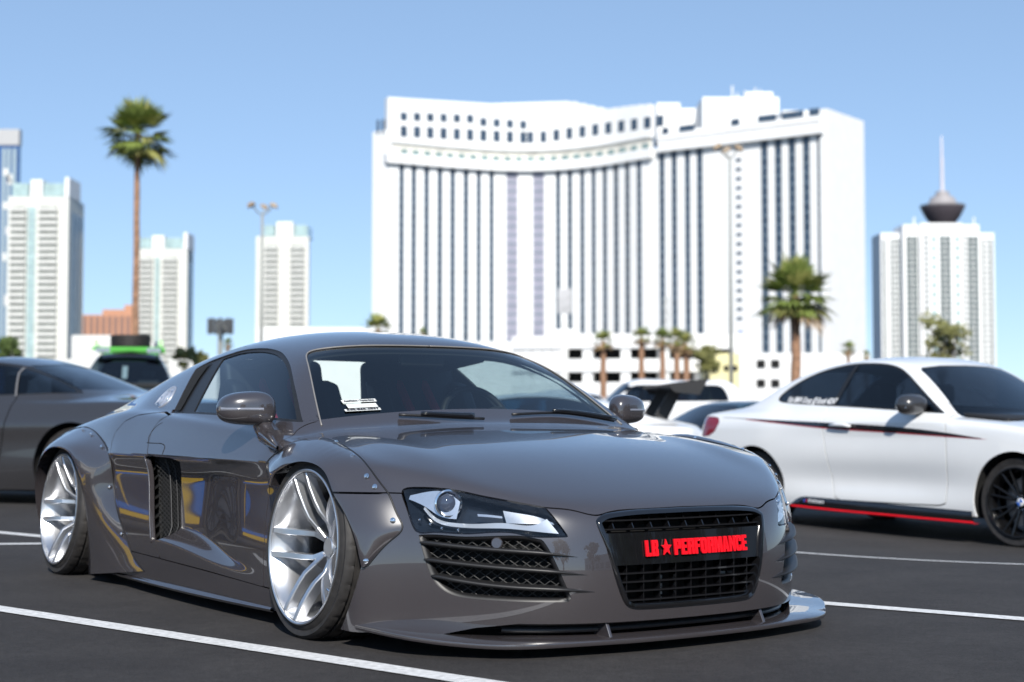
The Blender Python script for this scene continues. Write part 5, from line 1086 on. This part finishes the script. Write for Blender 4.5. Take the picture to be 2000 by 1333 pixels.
def quadbox(mb, A, B, depth, z0, z1):
    """wall box between plan points A and B (facing the camera), depth behind the face"""
    A, B = Vector((A[0], A[1], 0)), Vector((B[0], B[1], 0)); d = (B-A).normalized(); n = Vector((-d.y, d.x, 0)); n = n if n.y > 0 else -n; C_, D_ = B+n*depth, A+n*depth
    V = [(p.x, p.y, z) for z in (z0, z1) for p in (A, B, C_, D_)]; return mb.add(V, [(3, 2, 1, 0), (4, 5, 6, 7), (0, 1, 5, 4), (1, 2, 6, 5), (2, 3, 7, 6), (3, 0, 4, 7)])
# --- the big hotel: three wings in plan
D0 = 520.0
HOT = thing('hotel', 'huge white curved hotel slab with dark vertical window strips in the background', 'hotel', (0, 0, 0))
def hp(px, k): return (at(px, 500, D0*k).x, D0*k)
plan_px = [(757, .992), (790, .997), (840, 1.006), (890, 1.014), (940, 1.021), (990, 1.026), (1040, 1.027), (1090, 1.023), (1140, 1.014), (1190, 1.001), (1240, .984), (1278, .972), (1300, .968), (1350, .957), (1400, .947), (1450, .936), (1500, .926), (1560, .914), (1618, .902)]
kx = nspl([p[0] for p in plan_px[:12]], [p[1] for p in plan_px[:12]]); kx2 = nspl([p[0] for p in plan_px[12:]], [p[1] for p in plan_px[12:]])
def fac(px): return hp(px, float(kx(px)) if px < 1284 else float(kx2(px)))
ZB, ZT = 0.0, at(780, 318, D0*.99).z            # strips end under the cornice
ZC = at(780, 276, D0*.99).z; ZP = at(780, 196, D0*.99).z; ZP2 = at(1610, 214, D0*.905).z
seg = list(range(757, 1285, 16))
ptop = lambda px: float(np.interp(px, [757, 850, 960, 1110, 1150, 1180, 1240, 1284], [190, 196, 203, 198, 207, 214, 206, 203]))
for a, b in zip(seg[:-1], seg[1:]): quadbox(MB(), fac(a), fac(b), 3, ZC, at((a+b)/2, ptop((a+b)/2), fac((a+b)/2)[1]).z).build('upper_wall', STUCCO, HOT)
seg2 = list(range(1284, 1632, 29))
def fac_(px, e): x, y = fac(px); return (x, y+e)
for a, b in zip(seg2[:-1], seg2[1:]): quadbox(MB(), fac_(a, .0), fac_(b, .0), 3, ZT+6, ZP2-1).build('upper_wall', STUCCO, HOT)
for a, b in zip(seg[:-1], seg[1:]): quadbox(MB(), fac_(a, -2.2), fac_(b, -2.2), 5, ZT, ZT+3.2).build('cornice', STUCCO, HOT)
for a, b in zip(seg2[:-1], seg2[1:]): quadbox(MB(), fac_(a, -2.6), fac_(b, -2.6), 5, ZT+1.5, ZT+5.0).build('cornice', STUCCO, HOT)
for a, b in zip(seg[:-1], seg[1:]): quadbox(MB(), fac_(a, 1.2), fac_(b, 1.2), 2, ZT+3.2, ZC).build('gallery_back', mat('gallery_tan', (.62, .60, .54), .8, noise=.2, nscale=.2), HOT)
cols = [(784, 8), (808, 8), (833, 8), (859, 8), (884, 8), (910, 8), (935, 7), (960, 7), (1000, 20), (1052, 20), (1090, 7), (1113, 7), (1137, 7), (1159, 7), (1181, 7), (1203, 8), (1225, 8), (1248, 8)]
cols2 = [(1293, 9), (1317, 9), (1343, 9), (1367, 10), (1494, 12), (1521, 12), (1548, 12), (1576, 12), (1604, 12)]
def strips(cols, lo, hi, zt, smallcol=None):
    prev = lo
    for px, w in cols:
        w = w+2.4; a, b = px-w/2, px+w/2
        if a-prev > 1: quadbox(MB(), fac(prev), fac(a), .9, ZB, zt).build('pier', STUCCO, HOT)
        g = quadbox(MB(), fac_(a-1, .5), fac_(b+1, .5), 2, ZB, zt).build('window_strip', LILACG if w > 18 else WGL, HOT)
        mb = MB(); z = ZB+8
        while z < zt-1:
            quadbox(mb, fac_(a-.3, .3), fac_(b+.3, .3), .4, z, z+.38); z += 3.05
        for t in ((a,), (a, px-1.5, px+1.5))[w > 18]: quadbox(mb, fac_(t, .32), fac_(t+.7, .32), .3, ZB, zt)
        mb.build('mullions', HMULL, g); prev = b
    quadbox(MB(), fac(prev), fac(hi), .9, ZB, zt).build('pier', STUCCO, HOT)
for a, b in zip(seg[:-1], seg[1:]): quadbox(MB(), fac_(a, 3), fac_(b, 3), 4, ZB, ZT).build('core_wall', STUCCO, HOT)
for a, b in zip(seg2[:-1], seg2[1:]): quadbox(MB(), fac_(a, 3), fac_(b, 3), 4, ZB, ZT+2).build('core_wall', STUCCO, HOT)
strips(cols, 757, 1284, ZT); strips(cols2, 1284, 1618, ZT+1.5)
def win_row(pxs, w, py0, py1, m=WGL):
    for px in pxs:
        k = .99; zt = None; x, y = fac(px); z1 = at(px, py0, y).z; z0 = at(px, py1, y).z
        quadbox(MB(), fac_(px-w/2, -.15), fac_(px+w/2, -.15), .4, z0, z1).build('window', m, HOT)
for i in range(10): win_row([788+26*i], 13, 220+i*.9+(i*.9 if i > 5 else 0), 236+i*.9+(i*.9 if i > 5 else 0))
for i in range(21):
    px = 788+26*i if i < 10 else 1036+25.4*(i-10); yy = np.interp(px, [788, 1018, 1060, 1310], [257, 269, 268, 234]); win_row([px], 13 if i < 10 else 12, yy-11, yy+11)
for i in range(22):
    px = 789+22.5*i; z0 = ZT+3.4; quadbox(MB(), fac_(px-6, .9), fac_(px+6, .9), .4, z0, z0+1.9).build('gallery_opening', GALG, HOT)
for px, w in ((1300, 12), (1342, 30), (1437, 16), (1500, 36), (1550, 42), (1592, 20)): quadbox(MB(), fac_(px-w/2, -.2), fac_(px+w/2, -.2), .4, ZT+7.5, ZT+9.6).build('window', WGL, HOT)
for i in range(18): 
    py = 310+18.2*i; x, y = fac(1443); quadbox(MB(), fac_(1438, -.2), fac_(1448, -.2), .4, at(1443, py+6, y).z, at(1443, py, y).z).build('window', WGL, HOT)
# ends, return walls, roof blocks
A = fac(757); B = hp(727, 1.0); C2 = fac(1618); E = hp(1690, .942)
mb = MB(); quadbox(mb, B, A, 2.5, ZB, ZC+4); mb.build('end_wing', STUCCO, HOT)
for px in (735, 745): quadbox(MB(), (B[0]+(A[0]-B[0])*(px-727)/30, B[1]+(A[1]-B[1])*(px-727)/30-.3), (B[0]+(A[0]-B[0])*(px-724)/30, B[1]+(A[1]-B[1])*(px-724)/30-.3), .6, ZT+10, ZT+15).build('window', WGL, HOT)
quadbox(MB(), C2, E, 2.5, ZB, ZP2).build('end_wall', STUCCO, HOT)
def block(px0, px1, k, py, dep, zb): quadbox(MB(), hp(px0, k), hp(px1, k), dep, zb, at((px0+px1)/2, py, D0*k).z).build('roof_block', STUCCO, HOT)
block(1284, 1330, .99, 201, 12, ZC); block(1330, 1372, 1.0, 212, 12, ZC); block(1374, 1524, .965, 190, 20, ZT+6); block(1530, 1612, .925, 216, 16, ZT+6); block(1460, 1512, .975, 180, 8, ZT+20)
for px, py in ((1430, 168), (1455, 178), (1475, 172), (1485, 176), (1440, 182)): p = at(px, py, D0*.98); MB().tube([(p.x, p.y, ZT+20), (p.x, p.y, p.z)], .28, 5).build('mast', STUC2, HOT)
q = fac(1443); MB().box((at(1437, 0, q[1]).x, q[1]-.8, at(1443, 686, q[1]).z), (at(1449, 0, q[1]).x, q[1]-.3, at(1443, 645, q[1]).z)).build('banner', mat('banner_blue', (.25, .30, .62), .6, noise=.3, nscale=1.2), HOT)
# --- low podium and garage in front of the hotel
GAR = thing('parking_garage', 'white curved multi-storey parking garage with dark openings at the hotel foot', 'garage')
DG = 300.0
def gp(px, dy=0): k = 1+.00000035*(px-1240)**2; p = at(px, 700, DG*k); return (p.x, p.y+dy)
def zg(py, D=DG): return at(1200, py, D).z
for lvl, (y0, y1) in enumerate(((655, 680), (701, 726), (747, 790))):
    for a, b in zip(range(1000, 1440, 40), range(1040, 1480, 40)): quadbox(MB(), gp(a), gp(b), 4, zg(y1), zg(y0)).build('parapet', STUCCO, GAR)
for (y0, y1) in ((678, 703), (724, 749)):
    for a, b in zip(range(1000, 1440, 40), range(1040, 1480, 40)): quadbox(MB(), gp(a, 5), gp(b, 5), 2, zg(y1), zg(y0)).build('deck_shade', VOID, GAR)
    for px in (1000, 1020, 1040, 1060, 1080): quadbox(MB(), gp(px, .5), gp(px+18.5, .5), 4, zg(y1), zg(y0)).build('garage_wall', STUCCO, GAR)
    for px in (1138, 1213, 1290, 1365): quadbox(MB(), gp(px, .5), gp(px+19, .5), 3, zg(y1), zg(y0)).build('garage_pillar', STUCCO, GAR)
POD = thing('podium', 'long low white building along the foot of the hotel', 'building')
for a, b, y0, D in ((730, 1080, 668, 400), (1080, 1480, 652, 400), (500, 735, 640, 430), (1470, 1700, 690, 330)):
    for i in range(4):
        p, q = a+(b-a)*i/4, a+(b-a)*(i+1)/4; P, Q = at(p, 700, D), at(q, 700, D); quadbox(MB(), (P.x, P.y), (Q.x, Q.y), 1.2, -1, at(a, y0, D).z).build('podium_wall', STUCCO, POD)
for px in (1478, 1506): 
    for py in (703, 741): P = at(px, py, 329.6); Q = at(px+17, py+15, 329.6); MB().box((P.x, P.y, Q.z), (Q.x, P.y+.3, P.z)).build('opening', VOID, POD)
YW = thing('low_building', 'low pale yellow building between garage and white block', 'building'); P, Q = at(1385, 690, 290), at(1446, 790, 290); MB().box((P.x, 290, -1), (Q.x, 300, P.z)).build('wall', mat('pale_yellow', (.72, .66, .36), .8, noise=.08, nscale=.4), YW)
for px in (1392, 1414, 1432): P = at(px, 714, 289.7); Q = at(px+9, 724, 289.7); MB().box((P.x, P.y, Q.z), (Q.x, P.y+.2, P.z)).build('window', VOID, YW)
# --- condominium towers on the left
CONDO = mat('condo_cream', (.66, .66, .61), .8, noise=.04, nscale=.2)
def condo(label, px0, px1, side0, side1, ytop, D, fl, cols_, glass_, crown, shade):
    """front face px0..px1, side face running to side1"""
    T = thing('condominium_tower', label, 'tower', (0, 0, 0), 0, 'condominium towers'); a, b = at(px0, 500, D), at(px1, 500, D); zt = at(px0, ytop, D).z; W_ = b.x-a.x; X = lambda t: a.x+W_*t
    side = at(side1, 500, D+W_*1.0); fl_h = fl
    mb = MB(); mb.add([(a.x, D, -1), (b.x, D, -1), (side.x, D+W_, -1), (a.x-(b.x-side.x), D+W_, -1), (a.x, D, zt), (b.x, D, zt), (side.x, D+W_, zt), (a.x-(b.x-side.x), D+W_, zt)], [(3, 2, 1, 0), (4, 5, 6, 7), (0, 1, 5, 4), (1, 2, 6, 5), (2, 3, 7, 6), (3, 0, 4, 7)]); mb.build('core', CONDO, T)
    zlow = at(px0, 720, D).z
    for t0, t1 in cols_:
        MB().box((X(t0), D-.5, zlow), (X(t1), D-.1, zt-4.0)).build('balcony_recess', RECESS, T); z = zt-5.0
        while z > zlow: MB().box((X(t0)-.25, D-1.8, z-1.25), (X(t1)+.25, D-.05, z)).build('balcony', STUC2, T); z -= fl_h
    for t0, t1 in glass_: 
        g = MB().box((X(t0), D-.45, zlow), (X(t1), D-.02, zt-4.5)).build('glass_strip', TEALG, T); z = zt-7; mb = MB()
        while z > zlow: mb.box((X(t0)+.2, D-.62, z-.5), (X(t1)-.2, D-.4, z)); z -= fl_h
        mb.build('spandrels', MULL, g)
    for (t0, t1, dz, m) in crown: MB().box((X(t0), D-.2, zt-.02), (X(t1), D+W_*.7, zt+dz), .96).build('crown', m, T)
    if shade:
        s = Vector((side.x-b.x, W_, 0)); z = zt-6; mb = MB(); n = Vector((s.y, -s.x, 0)).normalized()
        for k in range(3):
            p0 = Vector((b.x, D, 0))+s*(.2+.28*k); p1 = p0+s*.14; q0, q1 = p0+n*.4, p1+n*.4
            MB().add([(p0.x, p0.y, zlow), (p1.x, p1.y, zlow), (q1.x, q1.y, zlow), (q0.x, q0.y, zlow), (p0.x, p0.y, z), (p1.x, p1.y, z), (q1.x, q1.y, z), (q0.x, q0.y, z)], [(3, 2, 1, 0), (4, 5, 6, 7), (0, 1, 5, 4), (1, 2, 6, 5), (2, 3, 7, 6), (3, 0, 4, 7)]).build('side_glass', WGL, T)
    return T
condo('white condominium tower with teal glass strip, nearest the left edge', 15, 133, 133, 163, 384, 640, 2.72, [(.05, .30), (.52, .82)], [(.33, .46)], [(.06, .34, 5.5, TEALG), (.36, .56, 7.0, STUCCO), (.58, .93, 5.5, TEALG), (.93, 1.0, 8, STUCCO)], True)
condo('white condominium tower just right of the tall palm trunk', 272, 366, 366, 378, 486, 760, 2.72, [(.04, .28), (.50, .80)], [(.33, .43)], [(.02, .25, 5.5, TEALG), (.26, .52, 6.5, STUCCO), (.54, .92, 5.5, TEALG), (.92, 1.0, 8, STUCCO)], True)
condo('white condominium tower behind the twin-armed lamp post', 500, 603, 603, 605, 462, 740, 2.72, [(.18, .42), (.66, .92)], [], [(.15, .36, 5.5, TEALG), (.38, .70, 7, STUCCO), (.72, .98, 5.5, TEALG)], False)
# blue glass tower, tan hotel, low halls
BT = thing('glass_tower', 'blue glass tower with grey cap cut by the left edge of the picture', 'tower'); P, Q = at(-60, 253, 700), at(37, 253, 700)
MB().box((P.x, 700, -1), (Q.x, 703, at(37, 284, 700).z)).build('shaft', mat('blue_curtain', (.035, .10, .26), .15, 0, .3, noise=.2, nscale=.1), BT); MB().box((P.x-.5, 699.5, at(37, 284, 700).z), (Q.x+.3, 703.5, P.z)).build('cap', mat('grey_cap', (.42, .42, .42), .6, noise=.1), BT)
rnd = random.Random(3)
for i in range(14):
    px = rnd.uniform(0, 22); py = rnd.uniform(320, 640); a, b = at(px, py, 699.4), at(px+rnd.uniform(4, 10), py+rnd.uniform(6, 22), 699.4); MB().box((a.x, 699.4, b.z), (b.x, 699.9, a.z)).build('pale_pane', STUC2, BT)  # pale panes scattered at random over the blue glass
for px in (4, 14, 25): a, b = at(px, 290, 699.5), at(px+1.2, 660, 699.5); MB().box((a.x, 699.5, b.z), (b.x, 699.9, a.z)).build('mullion', MULL, BT)
TAN = mat('tan_wall', (.50, .25, .15), .75, noise=.1, nscale=.1); TB = thing('tan_hotel', 'tan brown hotel block between the two left towers', 'building')
for a, b, y in ((158, 200, 615), (200, 243, 605), (243, 268, 596)): P, Q = at(a, y, 900), at(b, y, 900); MB().box((P.x, 900, -1), (Q.x, 930, P.z)).build('block', TAN, TB)
for i in range(8): P, Q = at(163+12*i, 618, 899.6), at(169+12*i, 655, 899.6); MB().box((P.x, 899.6, Q.z), (Q.x, 899.9, P.z)).build('window_strip', mat('tan_glass', (.20, .13, .11), .4, noise=.2), TB)
LH = thing('low_hall', 'long low white hall below the tan hotel', 'building')
for a, b, y, D in ((140, 225, 655, 600), (225, 300, 668, 590), (60, 190, 702, 420), (330, 505, 700, 430)): P, Q = at(a, y, D), at(b, y, D); MB().box((P.x, D, -1), (Q.x, D+12, P.z)).build('hall_wall', STUC2, LH)
# --- tower on the right, observation tower behind it
RT = thing('apartment_tower', 'white apartment tower with grey-green window bays at the right', 'tower'); D = 640
def rx(px): return at(px, 500, D).x
zt = lambda py: at(1840, py, D).z
for a, b, y, dy in ((1727, 1768, 452, 6), (1766, 1800, 438, 2), (1798, 1880, 436, 0), (1878, 1916, 438, 2), (1914, 1951, 452, 6)): MB().box((rx(a), D+dy, -1), (rx(b), D+dy+16, zt(y))).build('bay_core', STUCCO, RT)
def rgrid(a, b, y0, m, dy, n, gap=.45, cols=1):
    zz = np.linspace(zt(y0), zt(715), n+1)
    for c_ in range(cols):
        x0 = rx(a+(b-a)*c_/cols); x1 = rx(a+(b-a)*(c_+1)/cols)-(.35 if cols > 1 else 0)
        for z1, z0 in zip(zz[:-1], zz[1:]): MB().box((x0, D+dy-.25, z0+gap), (x1, D+dy-.02, z1)).build('window', m, RT)
GW = mat('grey_window', (.10, .13, .13), .3, noise=.3, nscale=.6)
rgrid(1773, 1796, 462, GW, 2, 24, .45, 2); rgrid(1820, 1828, 462, TEALG, 0, 14, 1.6); rgrid(1836, 1858, 462, GW, 0, 24, .45, 2); rgrid(1866, 1874, 462, TEALG, 0, 14, 1.6); rgrid(1893, 1915, 462, GW, 2, 24, .45, 2); rgrid(1731, 1736, 466, GW, 6, 24, .45); rgrid(1746, 1750, 466, GW, 6, 24, .45); rgrid(1926, 1930, 466, GW, 6, 24, .45); rgrid(1942, 1947, 466, GW, 6, 24, .45)
rgrid(1752, 1764, 466, GW, 6, 24, 1.1); rgrid(1804, 1814, 462, GW, 0, 24, 1.3); rgrid(1880, 1890, 462, GW, 2, 24, 1.3); rgrid(1934, 1939, 466, GW, 6, 24, 1.1)
for px in (1785, 1902): P = at(px, 425, D+4); MB().tube([(P.x, D+4, zt(440)), (P.x, D+4, P.z)], .35, 6).build('mast', STUCCO, RT)
OT = thing('observation_tower', 'observation tower pod with tall spire rising behind the right apartment tower', 'tower'); DO = 1500.0; c = at(1841, 420, DO); rp = lambda px: px/FPX*DO; zo = lambda py: at(1841, py, DO).z
MB().lathe([(rp(20), zo(800)), (rp(12), zo(600)), (rp(14), zo(440)), (rp(22), zo(434))], 24, 'z', (c.x, DO, 0)).build('shaft', STUCCO, OT, True)
MB().lathe([(rp(24), zo(438)), (rp(34), zo(424)), (rp(43), zo(407)), (rp(43), zo(405))], 32, 'z', (c.x, DO, 0)).build('pod_glass', mat('pod_dark', (.07, .06, .07), .3, noise=.2), OT, True)
MB().lathe([(rp(42), zo(406)), (rp(44), zo(402)), (rp(30), zo(400)), (rp(26), zo(394)), (rp(22), zo(386)), (rp(14), zo(383)), (rp(13), zo(376)), (rp(9), zo(374)), (rp(0), zo(373))], 32, 'z', (c.x, DO, 0)).build('pod_top', mat('pod_grey', (.30, .28, .28), .6, noise=.2, nscale=.05), OT)
MB().lathe([(rp(3.8), zo(376)), (rp(3.0), zo(330)), (rp(3.2), zo(318)), (rp(2.2), zo(300)), (rp(1.2), zo(266)), (0, zo(265))], 10, 'z', (c.x, DO, 0)).build('spire', mat('spire_white', (.62, .58, .62), .6, noise=.1), OT, True)
# --- lamp posts, mast and signs
POLE = mat('pole_grey', (.28, .29, .27), .6, noise=.1)
def lamp_post(px, ytop, D, heads, label, r=.10, col=POLE):
    T = thing('lamp_post', label, 'lamp post', (at(px, 700, D).x, D, 0), 0, 'lamp posts of the car park'); z = at(px, ytop, D).z
    MB().tube([(0, 0, -.3), (0, 0, z*.5), (0, 0, z-.4)], [r, r*.85, r*.6], 8).build('pole', col, T, True)
    for i, dx in enumerate(heads):
        dy = (-.35, .3, -.1)[i % 3]; MB().tube([(0, 0, z-.45), (dx*.45, dy*.4, z-.30), (dx*.85, dy, z-.06)], .035, 6).build('arm', col, T); hd = MB().box((-.20, -.13, -.09), (.20, .13, .09), .65).build('lamp_head', mat('lamp_brown', (.24, .17, .10), .5, noise=.1), T, bevel=.02); hd.location = (dx, dy, z); hd.rotation_euler = (.3*dy, R(28)*(1 if dx > 0 else -1), 0)
    return T
lamp_post(510, 402, 70, (-.45, .05, .55), 'grey lamp post with three heads in front of a white tower'); lamp_post(1428, 290, 62, (-.55, -.1, .35), 'tall lamp post standing before the right wing of the hotel', .085)
CM = thing('cell_mast', 'slim dark mast with clustered antenna panels left of the lamp post', 'mast', (at(430, 700, 130).x, 130, 0)); z = at(430, 640, 130).z
MB().tube([(0, 0, -.3), (0, 0, z+.6)], .22, 8).build('pole', POLE, CM)
for i in range(9): a = 2*math.pi*i/9; MB().box((math.cos(a)*.95-.14, math.sin(a)*.95-.06, z-.55), (math.cos(a)*.95+.14, math.sin(a)*.95+.06, z+.75)).build('antenna_panel', mat('antenna_dark', (.04, .045, .05), .6, noise=.1), CM)
for i in range(3): a = 2*math.pi*i/3; MB().tube([(0, 0, z), (math.cos(a)*.95, math.sin(a)*.95, z)], .05, 6).build('bracket', POLE, CM)
SG = thing('hotel_sign', 'white slender roadside sign pylon in front of the hotel', 'sign', (at(1103, 700, 230).x, 230, 0)); z1 = at(1103, 565, 230).z
MB().box((-.5, -.3, -.3), (.5, .3, z1-5)).build('post', STUC2, SG); MB().box((-1.0, -.5, z1-3.6), (1.0, .5, z1)).build('sign_box', mat('sign_grey', (.45, .45, .46), .6, noise=.2, nscale=.8), SG); MB().box((-1.7, -.5, z1-8.0), (1.7, .5, z1-6)).build('sign_board', STUCCO, SG)
LT = thing('lattice_mast', 'thin grey lattice mast in front of the hotel centre', 'mast', (at(1302, 700, 210).x, 210, 0)); z1 = at(1302, 580, 210).z
for dx in (-.5, .5): MB().tube([(dx, 0, 4), (dx*.5, 0, z1)], .07, 5).build('leg', POLE, LT)
for i in range(9):
    z0 = 5+(z1-5)*i/9; s_ = 1 if i % 2 else -1; MB().tube([(.48*s_, 0, z0), (-.46*s_, 0, z0+(z1-5)/9)], .05, 4).build('brace', POLE, LT)
# ---------------------------------------------------------------- palms and trees
def leaf_mat(name, col, var=.35):
    m = mat(name, col, .55, noise=var, nscale=1.3); return m
PALM1 = leaf_mat('palm_green', (.17, .22, .05)); PALM2 = leaf_mat('palm_yellow', (.33, .33, .10)); PALMD = leaf_mat('palm_dry', (.30, .20, .10)); BARK = mat('palm_bark', (.29, .165, .10), .9, noise=.35, nscale=4, bump=.6, bscale=8); LEAF = leaf_mat('leaf_green', (.09, .13, .035)); LEAFO = leaf_mat('leaf_olive', (.18, .18, .06)); TRUNK = mat('tree_bark', (.13, .10, .07), .9, noise=.3, nscale=5)
def fan_leaf(mb, base, d, length, droop, rnd, blades=13, sides=None):
    """one fan palm frond: stalk and a fan of pointed blades"""
    d = d.normalized(); side = d.cross(Vector((0, 0, 1))); side = side.normalized() if side.length > .05 else Vector((1, 0, 0)); up = side.cross(d).normalized()
    st = length*.45; tip = base+d*st+Vector((0, 0, -droop*st*.15)); r = .02*length
    mb.add([base-side*r, base+side*r, tip+side*r*.7, tip-side*r*.7], [(0, 1, 2, 3)])
    for i in range(blades):
        a = R(-78+156*i/(blades-1))+rnd.uniform(-.05, .05); L_ = length*.62*(1-.25*abs(a)/1.4)*rnd.uniform(.85, 1.1); v = (d*math.cos(a)+side*math.sin(a)).normalized(); fold = up*(.10*(1 if i % 2 else -1))
        w = side*math.cos(a)-d*math.sin(a); w = w.normalized()*L_*.07; m1 = tip+v*L_*.55+fold*L_*.25+Vector((0, 0, -droop*L_*.10)); e = tip+v*L_+Vector((0, 0, -droop*L_*(.30+.25*rnd.random())))
        mb.add([tip, m1+w, e, m1-w], [(0, 1, 2, 3)])
def palm(label, px, pbase, pcrown, D, crown_px, seed, nf=46, trunk_r=.22, lean=0.0, group='fan palms', zbase=None, taper=.65, dry=.15):
    rnd = random.Random(seed); b = at(px, 700, D); T = thing('palm_tree', label, 'palm tree', (b.x, D, 0), 0, group); zc = at(px, pcrown, D).z; Rr = crown_px/FPX*D/2; pts = []; rr = []
    for i in range(15):
        t = i/14; pts.append((lean*Rr*math.sin(t*2.2)-lean*Rr*math.sin(2.2)*1.0+rnd.uniform(-.02, .02), 0, -.3+(zc+.3)*t)); rr.append(trunk_r*(1.25-.6*min(1, t*5)*.35-(1-taper)*t)*(1.0+.06*(i % 2)))
    MB().tube(pts, rr, 10).build('trunk', BARK, T, True); top = Vector((pts[-1][0], 0, zc)); 
    mb = MB(); k = MB(); y = MB()
    for i in range(nf):
        el = R(88-128*(i/(nf-1))**.85+rnd.uniform(-8, 8)); az = i*2.39996+rnd.uniform(-.3, .3); d = Vector((math.cos(az)*math.cos(el), math.sin(az)*math.cos(el), math.sin(el))); L_ = Rr*1.02*rnd.uniform(.85, 1.12); tgt = y if rnd.random() < .3 else mb
        if i > nf*(1-dry): tgt = k
        fan_leaf(tgt, top+Vector((0, 0, rnd.uniform(-.12, .08)*Rr)), d, L_, .22 if el > .2 else .6, rnd)
    cr = link('crown', None, T)
    mb.build('green_fronds', PALM1, cr, fix=False)['kind'] = 'stuff'; 
    if y.V: y.build('pale_fronds', PALM2, cr, fix=False)['kind'] = 'stuff'
    if k.V: k.build('dry_fronds', PALMD, cr, fix=False)['kind'] = 'stuff'
    return T
palm('very tall fan palm with slim trunk at the left of the picture', 264, 700, 262, 92, 150, 11, 64, .22, 0, dry=.03)
palm('stout fan palm before the right wing of the hotel', 1554, 740, 578, 70, 160, 5, 66, .26, 0.05, dry=.05)
for i, (px, pc, w, D, lab) in enumerate(((1178, 668, 52, 150, 'small fan palm furthest left before the parking garage'), (1253, 660, 48, 155, 'second small fan palm from the left before the garage'), (1294, 664, 50, 160, 'third small fan palm from the left before the garage'), (1322, 664, 52, 150, 'fourth small fan palm from the left before the garage'), (1338, 672, 54, 140, 'leaning small fan palm, rightmost before the garage'))): palm(lab, px, 740, pc, D, w, 20+i, 34, .36, (.5 if i == 4 else 0), dry=.3)
palm('palm crown peeping over the sports car roof, larger of two', 738, 660, 644, 120, 70, 31, 34, .3); palm('tiny palm crown over the sports car roof, right of the larger one', 826, 665, 652, 190, 26, 32, 26, .3)
palm('tiny palm left of the tall lamp post and grey roof', 445, 690, 672, 150, 26, 33, 26, .25); palm('small palm right of the stout palm, above the white roof', 1657, 700, 682, 130, 36, 34, 30, .2); palm('tiny palm at the right corner of the hotel', 1692, 705, 694, 160, 22, 35, 24, .2)
def tree(label, px, ptop, pbot, D, wpx, seed, n=900, leaf=.16, m=None, airy=.5, group='leafy trees', pos=None, name='tree'):
    """trunk, limbs and a crown of small leaf faces in uneven clumps"""
    rnd = random.Random(seed)
    if pos is None: b = at(px, 700, D); loc = (b.x, D, 0); zt = at(px, ptop, D).z; zb = at(px, pbot, D).z; w = wpx/FPX*D/2
    else: loc, zt, zb, w = pos
    T = thing(name, label, 'tree', loc, 0, group); MB().tube([(0, 0, -.3), (.05*w, 0, zb*.6), (0, .05*w, zb+(zt-zb)*.45)], [.07*w+.04, .05*w+.03, .02*w+.01], 7).build('trunk', TRUNK, T, True)
    cl = []
    for i in range(16):
        a = rnd.uniform(0, 2*math.pi); t = rnd.random()**.8; z = zb+(zt-zb)*(.12+.80*t); rr = w*(.80-.45*abs(t-.45))*math.sqrt(rnd.random()); cl.append((Vector((rr*math.cos(a), rr*math.sin(a), z)), w*rnd.uniform(.22, .42)))
    lb = link('limbs', None, T)
    for c, r in cl[:9]: MB().tube([(0, 0, zb*.75), tuple(c*.5+Vector((0, 0, zb*.4))), tuple(c)], [.035*w, .02*w, .008*w], 5).build('limb', TRUNK, lb)
    mb = MB()
    for i in range(n):
        c, r = rnd.choice(cl); v = Vector((rnd.gauss(0, 1), rnd.gauss(0, 1), rnd.gauss(0, .75))).normalized()*r*rnd.random()**(1-airy*.6); p = c+v; s = leaf*rnd.uniform(.6, 1.3); u = Vector((rnd.gauss(0, 1), rnd.gauss(0, 1), rnd.gauss(0, 1))).normalized(); q = u.orthogonal().normalized()
        mb.add([p-u*s, p+q*s*.5, p+u*s, p-q*s*.5], [(0, 1, 2, 3)])
    o = mb.build('crown', m or LEAF, T, fix=False); o['kind'] = 'stuff'; return T
tree('rounded olive tree right of the garage palms', 1380, 676, 735, 130, 66, 41, 1500, .22, LEAFO, .2)
tree('airy tree in front of the right apartment tower', 1838, 618, 720, 60, 140, 42, 1300, .11, LEAFO, .9)
tree('yellowish tree between the off-roader and the grey roof', 362, 680, 720, 110, 50, 43, 700, .2, LEAFO, .4); tree('low bush just left of the grey roof', 392, 688, 725, 110, 34, 44, 500, .2, LEAFO, .4); tree('dark tree at the left edge under the blue tower', 12, 660, 720, 90, 60, 45, 900, .2, LEAF, .4)
# --- what stands behind the camera, seen only as reflections
for i, (x, y, h, w) in enumerate(((27, 3.5, 9.5, 4.2), (29, -3.5, 10.5, 4.5), (26, -10, 9, 4.3), (29, -17, 10, 4.6), (21, -24, 9, 4.4), (9, -30, 10, 4.8))): tree('leafy tree beside the viewer, mirrored in the dark grille plate', 0, 0, 0, 0, 0, 60+i, 1100, .5, LEAF, .3, 'trees behind the viewer', ((x, y, 0), h, 2.0, w))
BH = thing('market_hall', 'long white hall left of the frame, mirrored in the grey door', 'building', (-58, 46, 0), R(36)); MB().box((-6, -45, 0), (6, 45, 5.2)).build('wall', STUC2, BH); MB().box((-6.5, -45.5, 5.2), (6.5, 45.5, 5.8)).build('roof', STUCCO, BH)
EH = thing('exhibition_hall', 'long pale hall right of the viewer, added to mask the bright horizon in the grey bumper', 'building', (78, -45, 0), R(4))  # unseen convention hall, added to mask the bright horizon mirrored in the bumper
MB().box((0, -95, 0), (25, 72, 13)).build('wall', STUC2, EH); MB().box((-.6, -95.6, 13), (25.6, 72.6, 14.2)).build('roof', STUCCO, EH)
for k in range(14): MB().box((-.25, -90+11.3*k, 1.5), (-.05, -83+11.3*k, 6.5)).build('window_band', WGL, EH)
